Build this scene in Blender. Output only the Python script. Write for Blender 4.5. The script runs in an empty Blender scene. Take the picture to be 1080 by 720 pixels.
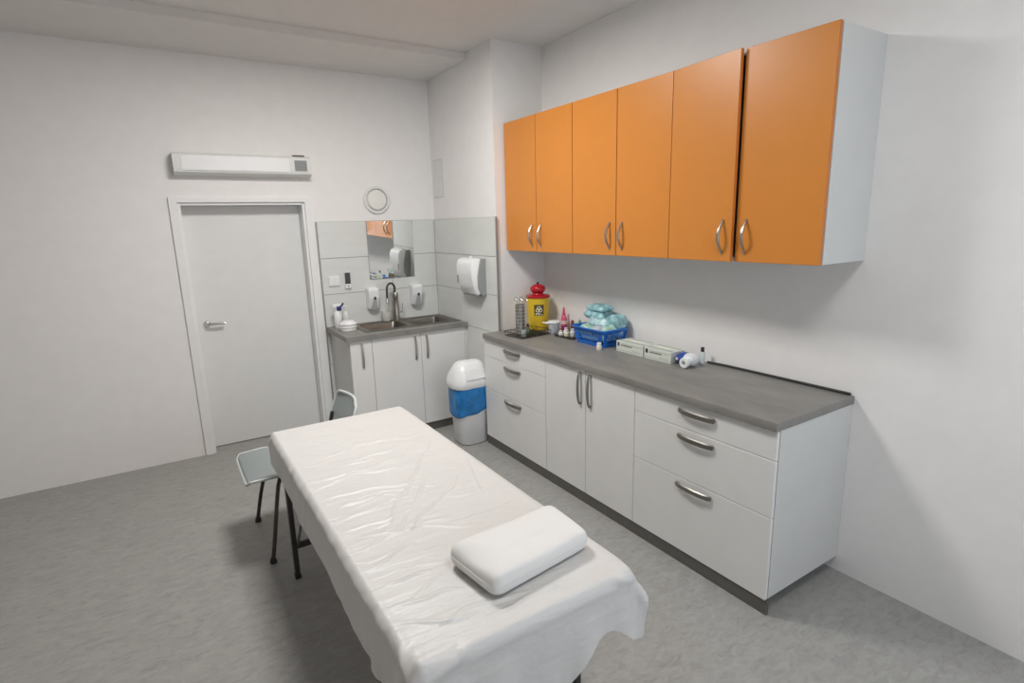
import bpy, bmesh, math, random
import numpy as np
from mathutils import Vector, Matrix
random.seed(4)
C = bpy.context.scene
COL = C.collection
PI = math.pi

# ---------------------------------------------------------------- camera
cam_d = bpy.data.cameras.new('camera')
cam = bpy.data.objects.new('camera', cam_d)
COL.objects.link(cam)
cr = Vector((0.84247552, -0.53809253, -0.02629491))
cu = Vector((0.13468992, 0.16311901, 0.97736933))
cf = Vector((0.52162594, 0.8269514, -0.20989941))
M = Matrix(((cr.x, cu.x, -cf.x, -2.16232), (cr.y, cu.y, -cf.y, -4.6866),
            (cr.z, cu.z, -cf.z, 1.70003), (0, 0, 0, 1)))
cam.matrix_world = M
cam_d.sensor_fit = 'HORIZONTAL'
cam_d.sensor_width = 36
cam_d.lens = 36 * 583.21 / 1080
cam_d.clip_start = 0.02
C.camera = cam
C.view_settings.view_transform = 'Standard'
C.view_settings.look = 'None'
C.view_settings.gamma = 1
C.view_settings.use_curve_mapping = False
C.view_settings.exposure = 0.0

# ---------------------------------------------------------------- world and lights
W = bpy.data.worlds.new('world')
C.world = W
W.use_nodes = True
W.node_tree.nodes['Background'].inputs[0].default_value = (0.75, 0.85, 1.0, 1)
W.node_tree.nodes['Background'].inputs[1].default_value = 0.6

CEIL, SOFF = 2.957, 2.905


def area(name, loc, rot, sx, sy, power, col):
    l = bpy.data.lights.new(name, 'AREA')
    l.shape = 'RECTANGLE'
    l.size, l.size_y = sx, sy
    l.energy = power
    l.color = col
    o = bpy.data.objects.new(name, l)
    COL.objects.link(o)
    o.location = loc
    o.rotation_euler = rot
    return o


LAMPS = [(-1.28, -1.88), (-1.10, -4.35)]
area('panel_light', (LAMPS[0][0], LAMPS[0][1], CEIL - 0.05), (0, 0, 0), 0.55, 0.55, 46, (1.0, 0.975, 0.945))
area('panel_light', (LAMPS[1][0], LAMPS[1][1], CEIL - 0.05), (0, 0, 0), 0.55, 0.55, 14, (1.0, 0.975, 0.945))
# cool fill for the near drape, from an added, unseen window behind the camera
area('added_window_fill', (-.6, -5.93, 1.55), (PI / 2, 0, 0), 1.5, 1.2, 24, (0.74, 0.86, 1.0))

# ---------------------------------------------------------------- materials
MATS = {}


def mat(name, col, rough=0.5, metal=0.0, noise=None, bump=None, alpha=1.0, trans=0.0, emit=0.0, spec=0.5,
        col2=None, coat=0.0, sub=0.0):
    """noise=(scale, contrast, stretch xyz) mottles the colour; bump=(scale, strength, distance, stretch)"""
    if name in MATS:
        return MATS[name]
    m = bpy.data.materials.new(name)
    m.use_nodes = True
    nt = m.node_tree
    b = nt.nodes['Principled BSDF']
    b.inputs['Base Color'].default_value = (*col, 1)
    b.inputs['Roughness'].default_value = rough
    b.inputs['Metallic'].default_value = metal
    b.inputs['Specular IOR Level'].default_value = spec
    b.inputs['Alpha'].default_value = alpha
    b.inputs['Transmission Weight'].default_value = trans
    b.inputs['Coat Weight'].default_value = coat
    if sub:
        b.inputs['Subsurface Weight'].default_value = sub
        b.inputs['Subsurface Radius'].default_value = (0.02, 0.02, 0.02)
    if emit:
        b.inputs['Emission Color'].default_value = (*col, 1)
        b.inputs['Emission Strength'].default_value = emit
    tc = nt.nodes.new('ShaderNodeTexCoord')

    def tex(scale, stretch, detail=6, rough_=0.6):
        mp = nt.nodes.new('ShaderNodeMapping')
        mp.inputs['Scale'].default_value = stretch
        nt.links.new(tc.outputs['Object'], mp.inputs['Vector'])
        n = nt.nodes.new('ShaderNodeTexNoise')
        n.inputs['Scale'].default_value = scale
        n.inputs['Detail'].default_value = detail
        n.inputs['Roughness'].default_value = rough_
        nt.links.new(mp.outputs[0], n.inputs['Vector'])
        return n
    if noise is None:
        noise = (9, 0.012, (1, 1, 1))
    n = tex(noise[0], noise[2])
    r = nt.nodes.new('ShaderNodeValToRGB')
    k = noise[1]
    c2 = col2 or tuple(max(0, c * (1 - 2 * k)) for c in col)
    r.color_ramp.elements[0].position = 0.32
    r.color_ramp.elements[1].position = 0.68
    r.color_ramp.elements[0].color = (*c2, 1)
    r.color_ramp.elements[1].color = (*[min(1, c * (1 + (k if not col2 else 0))) for c in col], 1)
    nt.links.new(n.outputs['Fac'], r.inputs['Fac'])
    nt.links.new(r.outputs['Color'], b.inputs['Base Color'])
    if bump:
        n2 = tex(bump[0], bump[3] if len(bump) > 3 else (1, 1, 1), 5, 0.55)
        bp = nt.nodes.new('ShaderNodeBump')
        bp.inputs['Strength'].default_value = bump[1]
        bp.inputs['Distance'].default_value = bump[2]
        nt.links.new(n2.outputs['Fac'], bp.inputs['Height'])
        nt.links.new(bp.outputs['Normal'], b.inputs['Normal'])
    MATS[name] = m
    return m


m_wall = mat('wall_paint', (0.84, 0.825, 0.81), 0.85, bump=(60, 0.15, 0.002))
m_ceil = mat('ceiling_paint', (0.78, 0.755, 0.73), 0.9)
m_door = mat('door_paint', (0.76, 0.765, 0.75), 0.55)
m_frame = mat('door_frame_paint', (0.82, 0.82, 0.81), 0.45)
m_front = mat('cabinet_white', (0.77, 0.77, 0.75), 0.42, noise=(5, 0.015, (1, 1, 1)))
m_carc = mat('carcass_white', (0.62, 0.62, 0.60), 0.5)
m_orange = mat('orange_laminate', (0.655, 0.24, 0.036), 0.36, noise=(14, 0.012, (1, 1, 1)), bump=(160, 0.08, 0.001))
m_orange_edge = mat('orange_edge', (0.55, 0.17, 0.03), 0.4)
m_top = mat('grey_laminate', (0.265, 0.255, 0.238), 0.42, noise=(5, 0.1, (1.6, 0.8, 1)), col2=(0.195, 0.187, 0.174))
m_plinth = mat('plinth_grey', (0.115, 0.110, 0.098), 0.45, noise=(20, 0.06, (1, 1, 1)))
m_nickel = mat('brushed_nickel', (0.46, 0.43, 0.385), 0.30, 0.95, noise=(60, 0.06, (1, 1, 8)))
m_nickel_dark = mat('aged_nickel', (0.27, 0.26, 0.235), 0.36, 0.8, noise=(60, 0.08, (1, 1, 8)))
m_steel = mat('stainless_steel', (0.42, 0.40, 0.375), 0.27, 0.95, noise=(30, 0.08, (1, 6, 1)))
m_basin = mat('sink_steel', (0.20, 0.185, 0.165), 0.36, 0.9, noise=(30, 0.08, (1, 6, 1)))
m_chrome = mat('chrome', (0.72, 0.71, 0.69), 0.14, 1.0)
m_black = mat('black_plastic', (0.018, 0.018, 0.020), 0.4)
m_white_pl = mat('white_plastic', (0.84, 0.85, 0.85), 0.28)
m_offwhite = mat('offwhite_plastic', (0.74, 0.75, 0.73), 0.4)
m_grey_pl = mat('grey_plastic', (0.30, 0.315, 0.31), 0.4)
m_trim = mat('tile_edge_trim', (0.33, 0.33, 0.32), 0.4, 0.4)
m_blue_bag = mat('blue_bin_liner', (0.02, 0.20, 0.52), 0.28, noise=(14, 0.18, (1, 1, 1)), bump=(26, 0.55, 0.012, (1, 1, 0.6)))
m_basket = mat('blue_basket', (0.015, 0.15, 0.56), 0.3)
m_yellow = mat('yellow_plastic', (0.74, 0.51, 0.03), 0.32)
m_red = mat('red_plastic', (0.43, 0.012, 0.02), 0.25)
m_pink = mat('pink_plastic', (0.72, 0.10, 0.22), 0.3)
m_mirror = mat('mirror_silver', (0.86, 0.88, 0.87), 0.015, 1.0, noise=(1, 0.0, (1, 1, 1)))
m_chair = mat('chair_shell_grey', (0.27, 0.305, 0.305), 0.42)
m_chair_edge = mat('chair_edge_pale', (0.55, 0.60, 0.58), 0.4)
m_leg = mat('dark_leg_metal', (0.075, 0.072, 0.066), 0.38, 0.7)
m_vinyl = mat('grey_vinyl', (0.30, 0.295, 0.28), 0.5)
m_darkblue = mat('dark_blue_plastic', (0.015, 0.02, 0.16), 0.35)
m_lampglass = mat('lamp_diffuser', (1.0, 0.97, 0.92), 0.6, emit=3.0, noise=(1, 0.0, (1, 1, 1)))
m_paper = mat('white_card', (0.66, 0.69, 0.63), 0.6)
m_greencard = mat('grey_green_print', (0.38, 0.44, 0.38), 0.6)
m_ink = mat('dark_print', (0.03, 0.035, 0.04), 0.6)


def floor_mat():
    m = bpy.data.materials.new('marbled_vinyl_floor')
    m.use_nodes = True
    nt = m.node_tree
    b = nt.nodes['Principled BSDF']
    b.inputs['Roughness'].default_value = 0.42
    tc = nt.nodes.new('ShaderNodeTexCoord')
    mp = nt.nodes.new('ShaderNodeMapping')
    mp.inputs['Rotation'].default_value = (0, 0, 0.5)
    mp.inputs['Scale'].default_value = (1.0, 2.2, 1)
    nt.links.new(tc.outputs['Object'], mp.inputs[0])
    n = nt.nodes.new('ShaderNodeTexNoise')
    n.inputs['Scale'].default_value = 15
    n.inputs['Detail'].default_value = 12
    n.inputs['Roughness'].default_value = 0.68
    n.inputs['Distortion'].default_value = 0.9
    nt.links.new(mp.outputs[0], n.inputs['Vector'])
    r = nt.nodes.new('ShaderNodeValToRGB')
    e = r.color_ramp.elements
    e[0].position = 0.30
    e[0].color = (0.255, 0.252, 0.240, 1)
    e[1].position = 0.70
    e[1].color = (0.375, 0.37, 0.355, 1)
    x = r.color_ramp.elements.new(0.46)
    x.color = (0.315, 0.31, 0.295, 1)
    nt.links.new(n.outputs['Fac'], r.inputs['Fac'])
    nt.links.new(r.outputs[0], b.inputs['Base Color'])
    return m


def tile_mat():
    m = mat('white_wall_tile', (0.70, 0.715, 0.69), 0.22, noise=(3, 0.02, (1, 1, 4)))
    return m


m_floor = floor_mat()
m_tile = tile_mat()
m_grout = mat('tile_grout', (0.24, 0.24, 0.23), 0.8)


def cloth_mat(name, col, bumps, rough=0.75):
    """fabric whose fine creases run mostly across the bench"""
    m = bpy.data.materials.new(name)
    m.use_nodes = True
    nt = m.node_tree
    b = nt.nodes['Principled BSDF']
    b.inputs['Base Color'].default_value = (*col, 1)
    b.inputs['Roughness'].default_value = rough
    b.inputs['Sheen Weight'].default_value = 0.15
    tc = nt.nodes.new('ShaderNodeTexCoord')
    last = None
    for sc, st, dist, rot, stretch in bumps:
        mp = nt.nodes.new('ShaderNodeMapping')
        mp.inputs['Rotation'].default_value = (0, 0, rot)
        mp.inputs['Scale'].default_value = stretch
        nt.links.new(tc.outputs['Object'], mp.inputs[0])
        n = nt.nodes.new('ShaderNodeTexNoise')
        n.inputs['Scale'].default_value = sc
        n.inputs['Detail'].default_value = 4
        n.inputs['Distortion'].default_value = 0.6
        nt.links.new(mp.outputs[0], n.inputs['Vector'])
        bp = nt.nodes.new('ShaderNodeBump')
        bp.inputs['Strength'].default_value = st
        bp.inputs['Distance'].default_value = dist
        nt.links.new(n.outputs['Fac'], bp.inputs['Height'])
        if last:
            nt.links.new(last.outputs[0], bp.inputs['Normal'])
        last = bp
    nt.links.new(last.outputs[0], b.inputs['Normal'])
    # light that strikes the thin sheet partly passes through it
    tr = nt.nodes.new('ShaderNodeBsdfTranslucent')
    tr.inputs[0].default_value = (*col, 1)
    mx = nt.nodes.new('ShaderNodeMixShader')
    mx.inputs[0].default_value = 0.07
    nt.links.new(b.outputs[0], mx.inputs[1])
    nt.links.new(tr.outputs[0], mx.inputs[2])
    nt.links.new(mx.outputs[0], nt.nodes['Material Output'].inputs[0])
    return m


m_sheet = cloth_mat('white_disposable_sheet', (0.685, 0.678, 0.66),
                    [(8, 0.55, 0.012, -0.22, (0.35, 2.6, 1)), (24, 0.45, 0.005, 0.15, (0.5, 1.9, 1))], rough=0.42)
m_pillow = cloth_mat('white_pillow_cover', (0.78, 0.777, 0.762), [(14, 0.3, 0.004, 0.4, (1, 1.6, 1))])

# ---------------------------------------------------------------- helpers


def tag(o, label=None, cat=None, group=None, kind=None):
    if label:
        o['label'] = label
    if cat:
        o['category'] = cat
    if group:
        o['group'] = group
    if kind:
        o['kind'] = kind
    return o


def thing(name, label, cat, loc, group=None, rotz=0):
    o = bpy.data.objects.new(name, None)
    o.empty_display_size = 0.05
    COL.objects.link(o)
    o.location = loc
    o.rotation_euler = (0, 0, rotz)
    return tag(o, label, cat, group)


def wloc(o):
    v = Vector((0, 0, 0))
    while o:
        v = v + o.location
        o = o.parent
    return v


def obj(name, bm, m, parent=None, smooth=False, local=False, angle=35):
    """link bm (in world coordinates, or in the thing's own frame when local) as ONE mesh object"""
    bmesh.ops.recalc_face_normals(bm, faces=bm.faces)
    off = Vector((0, 0, 0))
    if parent:
        if not local:
            off = wloc(parent)
            bmesh.ops.translate(bm, verts=bm.verts, vec=-off)
    else:
        co = [v.co for v in bm.verts]
        off = Vector(((min(c.x for c in co) + max(c.x for c in co)) / 2,
                      (min(c.y for c in co) + max(c.y for c in co)) / 2, min(c.z for c in co)))
        bmesh.ops.translate(bm, verts=bm.verts, vec=-off)
    me = bpy.data.meshes.new(name)
    bm.to_mesh(me)
    bm.free()
    ms = m if isinstance(m, (list, tuple)) else [m]
    for x in ms:
        me.materials.append(x)
    if smooth:
        for p in me.polygons:
            p.use_smooth = True
        try:
            me.set_sharp_from_angle(angle=math.radians(angle))
        except Exception:
            pass
    o = bpy.data.objects.new(name, me)
    COL.objects.link(o)
    if parent:
        o.parent = parent
    else:
        o.location = off
    return o


def struct(name, bm, m, **k):
    o = obj(name, bm, m, **k)
    o['kind'] = 'structure'
    return o


def B():
    return bmesh.new()


def box(bm, x0, x1, y0, y1, z0, z1, bev=0.0, mi=0, seg=2, mtx=None):
    r = bmesh.ops.create_cube(bm, size=1.0)
    vs = r['verts']
    for v in vs:
        v.co = Vector((x0 + (v.co.x + .5) * (x1 - x0), y0 + (v.co.y + .5) * (y1 - y0), z0 + (v.co.z + .5) * (z1 - z0)))
    fs = set(f for v in vs for f in v.link_faces)
    if bev:
        es = list(set(e for v in vs for e in v.link_edges))
        rr = bmesh.ops.bevel(bm, geom=es, offset=bev, segments=seg, profile=0.6, affect='EDGES')
        fs = set(f for f in rr['faces']) | set(f for f in fs if f.is_valid)
        vs = list(set(v for f in fs for v in f.verts))
    for f in fs:
        f.material_index = mi
    if mtx:
        bmesh.ops.transform(bm, matrix=mtx, verts=list(vs))
    return bm


def tube(bm, pts, r, n=10, caps=True, mi=0, flat=None):
    """swept tube; r number or list; flat=(a,b) gives an elliptical section"""
    pts = [Vector(p) for p in pts]
    rings = []
    up = None
    for i, p in enumerate(pts):
        a = pts[max(i - 1, 0)]
        b = pts[min(i + 1, len(pts) - 1)]
        t = (b - a).normalized()
        if up is None:
            up = Vector((0, 0, 1)) if abs(t.z) < .9 else Vector((1, 0, 0))
        s = t.cross(up).normalized()
        u = s.cross(t).normalized()
        up = u
        rr = r[i] if isinstance(r, (list, tuple)) else r
        fa, fb = flat if flat else (1, 1)
        rings.append([bm.verts.new(p + s * math.cos(2 * PI * k / n) * rr * fa + u * math.sin(2 * PI * k / n) * rr * fb)
                      for k in range(n)])
    for i in range(len(rings) - 1):
        for k in range(n):
            f = bm.faces.new((rings[i][k], rings[i][(k + 1) % n], rings[i + 1][(k + 1) % n], rings[i + 1][k]))
            f.material_index = mi
    if caps:
        for rg in (rings[0], rings[-1]):
            f = bm.faces.new(rg)
            f.material_index = mi
    return bm


def lathe(bm, prof, c, n=28, mi=0, axis='z', cap=True):
    """prof list of (radius, height)"""
    rings = []
    for r, h in prof:
        ring = []
        for k in range(n):
            a = 2 * PI * k / n
            x, y = math.cos(a) * r, math.sin(a) * r
            if axis == 'z':
                v = (c[0] + x, c[1] + y, c[2] + h)
            elif axis == 'y':
                v = (c[0] + x, c[1] + h, c[2] + y)
            else:
                v = (c[0] + h, c[1] + x, c[2] + y)
            ring.append(bm.verts.new(v))
        rings.append(ring)
    for i in range(len(rings) - 1):
        for k in range(n):
            f = bm.faces.new((rings[i][k], rings[i][(k + 1) % n], rings[i + 1][(k + 1) % n], rings[i + 1][k]))
            f.material_index = mi
    if cap:
        for rg in (rings[0], rings[-1]):
            f = bm.faces.new(rg)
            f.material_index = mi
    return bm


def rrect(cx, cy, hx, hy, r, z, n=5):
    r = max(min(r, hx * .999, hy * .999), 1e-5)
    out = []
    for (sx, sy, a0) in ((1, 1, 0), (-1, 1, 90), (-1, -1, 180), (1, -1, 270)):
        for k in range(n + 1):
            a = math.radians(a0 + 90 * k / n)
            out.append(Vector((cx + sx * (hx - r) + math.cos(a) * r, cy + sy * (hy - r) + math.sin(a) * r, z)))
    return out


def loft(bm, loops, cap0=True, cap1=True, mi=0):
    R = [[bm.verts.new(v) for v in l] for l in loops]
    n = len(R[0])
    for i in range(len(R) - 1):
        for k in range(n):
            f = bm.faces.new((R[i][k], R[i][(k + 1) % n], R[i + 1][(k + 1) % n], R[i + 1][k]))
            f.material_index = mi
    if cap0:
        bm.faces.new(R[0]).material_index = mi
    if cap1:
        bm.faces.new(R[-1]).material_index = mi
    return bm


def copy_tree(o, parent=None):
    c = o.copy()
    COL.objects.link(c)
    c.parent = parent
    for ch in [k for k in bpy.data.objects if k.parent == o]:
        copy_tree(ch, c)
    return c


# ---------------------------------------------------------------- room shell
R, D = 0.434, 1.08           # right wall plane, depth of the tiled side of the pier
XL, YB = -4.60, -5.80
H, TH = 0.888, 0.038         # worktop height and thickness
TT = 1.747                   # top of tiles
bm = B(); box(bm, XL - .1, R + .1, YB - .1, .20, -.1, 0); struct('floor', bm, m_floor)
bm = B(); box(bm, XL - .1, R + .1, YB - .1, .15, CEIL, CEIL + .1)
struct('ceiling', bm, m_ceil)
bm = B(); box(bm, XL, 0, -0.71, 0, SOFF, CEIL); struct('trim_1', bm, m_ceil)
# far wall with door opening
DX0, DX1, DZ = -1.99, -1.115, 1.905
bm = B()
box(bm, XL, DX0, 0, .20, 0, CEIL)
box(bm, DX1, R + .1, 0, .20, 0, CEIL)
box(bm, DX0, DX1, 0, .20, DZ, CEIL)
struct('wall_far', bm, m_wall)
bm = B(); box(bm, XL - .1, XL, YB - .1, .15, 0, CEIL); struct('wall_left', bm, m_wall)
bm = B(); box(bm, R, R + .1, YB - .1, 0, 0, CEIL); struct('wall_right', bm, m_wall)
bm = B(); box(bm, 0, R, -D, 0, 0, CEIL); struct('wall_pier', bm, m_wall)
WX0, WX1, WZ0, WZ1 = -1.35, .15, .95, 2.15
bm = B()
box(bm, XL, WX0, YB - .1, YB, 0, CEIL)
box(bm, WX1, R, YB - .1, YB, 0, CEIL)
box(bm, WX0, WX1, YB - .1, YB, 0, WZ0)
box(bm, WX0, WX1, YB - .1, YB, WZ1, CEIL)
struct('wall_back', bm, m_wall)
w = B()
for a, b, c, d in ((WX0, WX0 + .06, WZ0, WZ1), (WX1 - .06, WX1, WZ0, WZ1), (-.63, -.57, WZ0, WZ1),
                   (WX0, WX1, WZ0, WZ0 + .06), (WX0, WX1, WZ1 - .06, WZ1)):
    box(w, a, b, YB - .07, YB - .01, c, d, .004)
win = struct('added_window_1', w, m_frame)  # unseen window frame, added to go with the cool fill light
# door with steel frame
dr = B()
box(dr, DX1 - .003, DX1 + .05, -.018, .0, 0, DZ + .035, .003)
box(dr, DX0 - .05, DX0 + .003, -.018, .0, 0, DZ + .035, .003)
box(dr, DX0, DX1, -.018, .0, DZ - .003, DZ + .035, .003)
box(dr, DX1 - .022, DX1, 0, .18, 0, DZ)
box(dr, DX0, DX0 + .022, 0, .18, 0, DZ)
box(dr, DX0 + .02, DX1 - .02, 0, .18, DZ - .022, DZ)
dframe = struct('trim_2', dr, m_frame)
dl = B(); box(dl, DX0 + .024, DX1 - .024, .125, .165, .006, DZ - .024, .003)
door = struct('door_1', dl, m_door)
dh = B()
tube(dh, [(DX0 + .09, .12, 1.0), (DX0 + .09, .08, 1.0)], .011, 12)
tube(dh, [(DX0 + .09, .082, 1.0), (DX0 + .12, .076, 1.0), (DX0 + .21, .076, 1.0)], .010, 12)
lathe(dh, [(.026, .115), (.026, .125)], (DX0 + .09, 0, 1.0), axis='y')
dho = obj('door_handle', dh, m_chrome, door, smooth=True)

# wall tiles: one slab of tiles on each wall, joints cut as real grooves


def tile_field(name, plane, a0, a1, zrows, cuts, matset):
    bm = B()
    g = .0018
    # grout backing
    if plane == 'far':
        box(bm, a0, a1, -.006, 0, zrows[0], zrows[-1], mi=1)
    else:
        box(bm, -.006, 0, a0, a1, zrows[0], zrows[-1], mi=1)
    for i in range(len(zrows) - 1):
        cs = [a0] + cuts[i % len(cuts)] + [a1]
        for j in range(len(cs) - 1):
            u0, u1, z0, z1 = cs[j] + g, cs[j + 1] - g, zrows[i] + g, zrows[i + 1] - g
            if plane == 'far':
                box(bm, u0, u1, -.011, -.004, z0, z1, .0012, seg=1)
            else:
                box(bm, -.011, -.004, u0, u1, z0, z1, .0012, seg=1)
    return struct(name, bm, matset)


zr = [0.0] + [round(TT - .2955 * k, 4) for k in range(5, -1, -1)]
tile_field('trim_3', 'far', -1.040, -.012, zr, [[-.436]], [m_tile, m_grout])
tile_field('trim_4', 'side', -D - .008, -.012, zr, [[-.489]], [m_tile, m_grout])
bm = B(); box(bm, -1.049, -1.040, -.014, 0, 0, TT + .001, .002); struct('trim_5', bm, m_trim)
bm = B(); box(bm, -.014, .001, -D - .018, -D - .008, 0, TT + .001, .002); struct('trim_6', bm, m_trim)

# ceiling panel lamps
for i, (lx, ly) in enumerate(LAMPS):
    t = thing('ceiling_panel_lamp', ['square white ceiling light panel over the far end of the bench',
                                     'square white ceiling light panel over the near end of the room'][i],
              'ceiling light', (lx, ly, CEIL - .045))
    f = B()
    for a in (0, 1):
        s = -1 if a else 1
        box(f, lx + s * .285, lx + s * .30, ly - .30, ly + .30, CEIL - .045, CEIL - .001)
        box(f, lx - .285, lx + .285, ly + s * .285, ly + s * .30, CEIL - .045, CEIL - .001)
    obj('lamp_frame', f, m_frame, t)
    g = B(); box(g, lx - .285, lx + .285, ly - .285, ly + .285, CEIL - .035, CEIL - .015)
    obj('diffuser', g, m_lampglass, t)

# ---------------------------------------------------------------- handles


def arc_handle(bm, p0, p1, out, sag, w, t, n=12, proud=.024):
    """flat arched bar handle from p0 to p1 standing off along out; sag bows it sideways"""
    p0, p1, out = Vector(p0), Vector(p1), Vector(out)
    d = (p1 - p0).normalized()
    side = d.cross(out).normalized()
    rings = []
    for i in range(n + 1):
        s = i / n
        k = 4 * s * (1 - s)
        c = p0.lerp(p1, s) + out * (proud * (0.35 + .65 * k ** .6)) + Vector(sag) * k
        hw = w / 2 * (0.92 + .08 * k)
        rings.append([bm.verts.new(c + side * a * hw + out * b * t / 2) for a, b in
                      ((-1, -.6), (-.7, 1), (.7, 1), (1, -.6), (.6, -1), (-.6, -1))])
    for i in range(n):
        for k in range(6):
            bm.faces.new((rings[i][k], rings[i][(k + 1) % 6], rings[i + 1][(k + 1) % 6], rings[i + 1][k]))
    bm.faces.new(rings[0]); bm.faces.new(rings[-1])
    for e in (p0.lerp(p1, .03), p0.lerp(p1, .97)):
        tube(bm, [e - out * .001, e + out * (proud * .5)], w * .36, 8)
    return bm


def bow_handle(bm, p0, p1, out, proud=.032):
    p0, p1, out = Vector(p0), Vector(p1), Vector(out)
    n = 14
    pts, rs = [], []
    for i in range(n + 1):
        s = i / n
        k = math.sin(PI * s)
        pts.append(p0.lerp(p1, s) + out * (proud * k))
        rs.append(.0045 + .0028 * k)
    tube(bm, pts, rs, 10)
    for e in (p0, p1):
        tube(bm, [e - out * .001, e + out * .006], .0065, 10)
    return bm


OUTX = (-1, 0, 0)
XD = -.144                   # plane of base fronts on the right
g = .0016


def front(name, parent, y0, y1, z0, z1, label=None, x=XD, m=None, th=.018):
    bm = B(); box(bm, x, x + th, min(y0, y1) + g, max(y0, y1) - g, z0 + g, z1 - g, .0015, seg=1)
    o = obj(name, bm, m or m_front, parent)
    if label:
        o['label'] = label
    return o


PZ = .075


def base_cabinet(label, y1, y0, kind):
    """y1 far side, y0 near side"""
    t = thing('base_cabinet', label, 'cabinet', ((XD + R) / 2, (y0 + y1) / 2, PZ), 'white base cabinets under the long worktop')
    c = B()
    box(c, XD + .021, R - .002, y1 - .018, y1 - .0006, PZ, H - TH - .0005)
    box(c, XD + .021, R - .002, y0 + .0006, y0 + .018, PZ, H - TH - .0005)
    box(c, XD + .021, R - .002, y0 + .018, y1 - .018, PZ, PZ + .018)
    box(c, XD + .03, R - .002, y0 + .018, y1 - .018, H - TH - .02, H - TH - .0005)
    box(c, R - .012, R - .002, y0 + .018, y1 - .018, PZ + .018, H - TH - .02)
    obj('carcass', c, m_carc, t)
    ym = (y0 + y1) / 2
    zt = H - TH - .003
    if kind == 'drawers':
        for z0, z1, hz in ((.716, zt, .800), (.459, .716, .672), (PZ - .004, .459, .420)):
            d = front('drawer', t, y0, y1, z0, z1)
            hb = B(); arc_handle(hb, (XD, ym + .10, hz + .004), (XD, ym - .10, hz + .004), OUTX, (0, 0, 0), .029, .007)
            obj('handle', hb, m_nickel_dark, d, smooth=True)
    else:
        for a, b, s in ((y0, ym, -1), (ym, y1, 1)):
            d = front('door', t, a, b, PZ - .004, zt)
            hy = ym + s * .045
            hb = B(); arc_handle(hb, (XD, hy, .828), (XD, hy, .632), OUTX, (0, 0, 0), .020, .007)
            obj('handle', hb, m_nickel_dark, d, smooth=True)
    return t


base_cabinet('white three-drawer base cabinet next to the white bin, sharps container above it', -1.085, -1.88, 'drawers')
base_cabinet('white two-door base cabinet in the middle of the long run, two vertical handles', -1.88, -2.68, 'doors')
base_cabinet('white three-drawer base cabinet nearest the camera, at the right edge', -2.68, -3.48, 'drawers')
YE = -3.485
bm = B(); box(bm, XD + .006, XD + .022, YE, -1.085, .0005, PZ - .006)
tag(obj('plinth_board', bm, m_plinth), 'dark grey plinth board along the floor under the long run of base cabinets', 'plinth')
bm = B(); box(bm, -.163, R - .001, YE, -D - .019, H - TH, H, .004)
tag(obj('worktop', bm, m_top, smooth=True), 'long grey stone-look worktop on the white base cabinets under the orange cabinets', 'worktop')

# ---------------------------------------------------------------- orange wall cabinets
XU, UB, UT = .0816, 1.4976, 2.4018
UW = .3953
lab = ['orange wall cabinet farthest from the camera, against the pier over the sharps container',
       'orange wall cabinet in the middle, above the blue basket, doors closed',
       'orange wall cabinet nearest the camera, its left door slightly ajar beside a dark gap']
YU = -D - .011
for i in range(3):
    y1 = YU - 2 * UW * i
    y0 = y1 - 2 * UW
    ym = (y0 + y1) / 2
    t = thing('wall_cabinet', lab[i], 'cabinet', ((XU + R) / 2, ym, UB), 'orange wall cabinets over the worktop')
    c = B()
    box(c, XU + .022, R - .001, y1 - .018, y1 - .001, UB + .002, UT - .002)
    box(c, XU + .022, R - .001, y0 + .001, y0 + .018, UB + .002, UT - .002)
    box(c, XU + .022, R - .001, y0 + .018, y1 - .018, UB + .002, UB + .02)
    box(c, XU + .022, R - .001, y0 + .018, y1 - .018, UT - .02, UT - .002)
    box(c, R - .012, R - .001, y0 + .018, y1 - .018, UB + .02, UT - .02)
    obj('carcass', c, m_carc, t)
    for a, b, s in ((ym, y1, 1), (y0, ym, -1)):
        bm = B()
        gg = g * 1.4
        box(bm, XU, XU + .018, a + gg, b - gg, UB, UT, .0012, seg=1)
        for f in bm.faces:
            if abs(f.normal.x) < .9:
                f.material_index = 1
        hb = B()
        hy = ym + s * .052
        bow_handle(hb, (XU, hy, 1.684), (XU, hy, 1.538), OUTX)
        if i == 2 and s == 1:
            Rm = Matrix.Translation((XU + .018, b - gg, 0)) @ Matrix.Rotation(math.radians(-3.6), 4, 'Z') @ Matrix.Translation((-XU - .018, -b + gg, 0))
            Rm = Matrix.Translation((-.001, 0, 0)) @ Rm
            bmesh.ops.transform(bm, matrix=Rm, verts=bm.verts)
            bmesh.ops.transform(hb, matrix=Rm, verts=hb.verts)
        d = obj('door', bm, [m_orange, m_orange_edge], t)
        obj('handle', hb, m_nickel, d, smooth=True)

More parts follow.
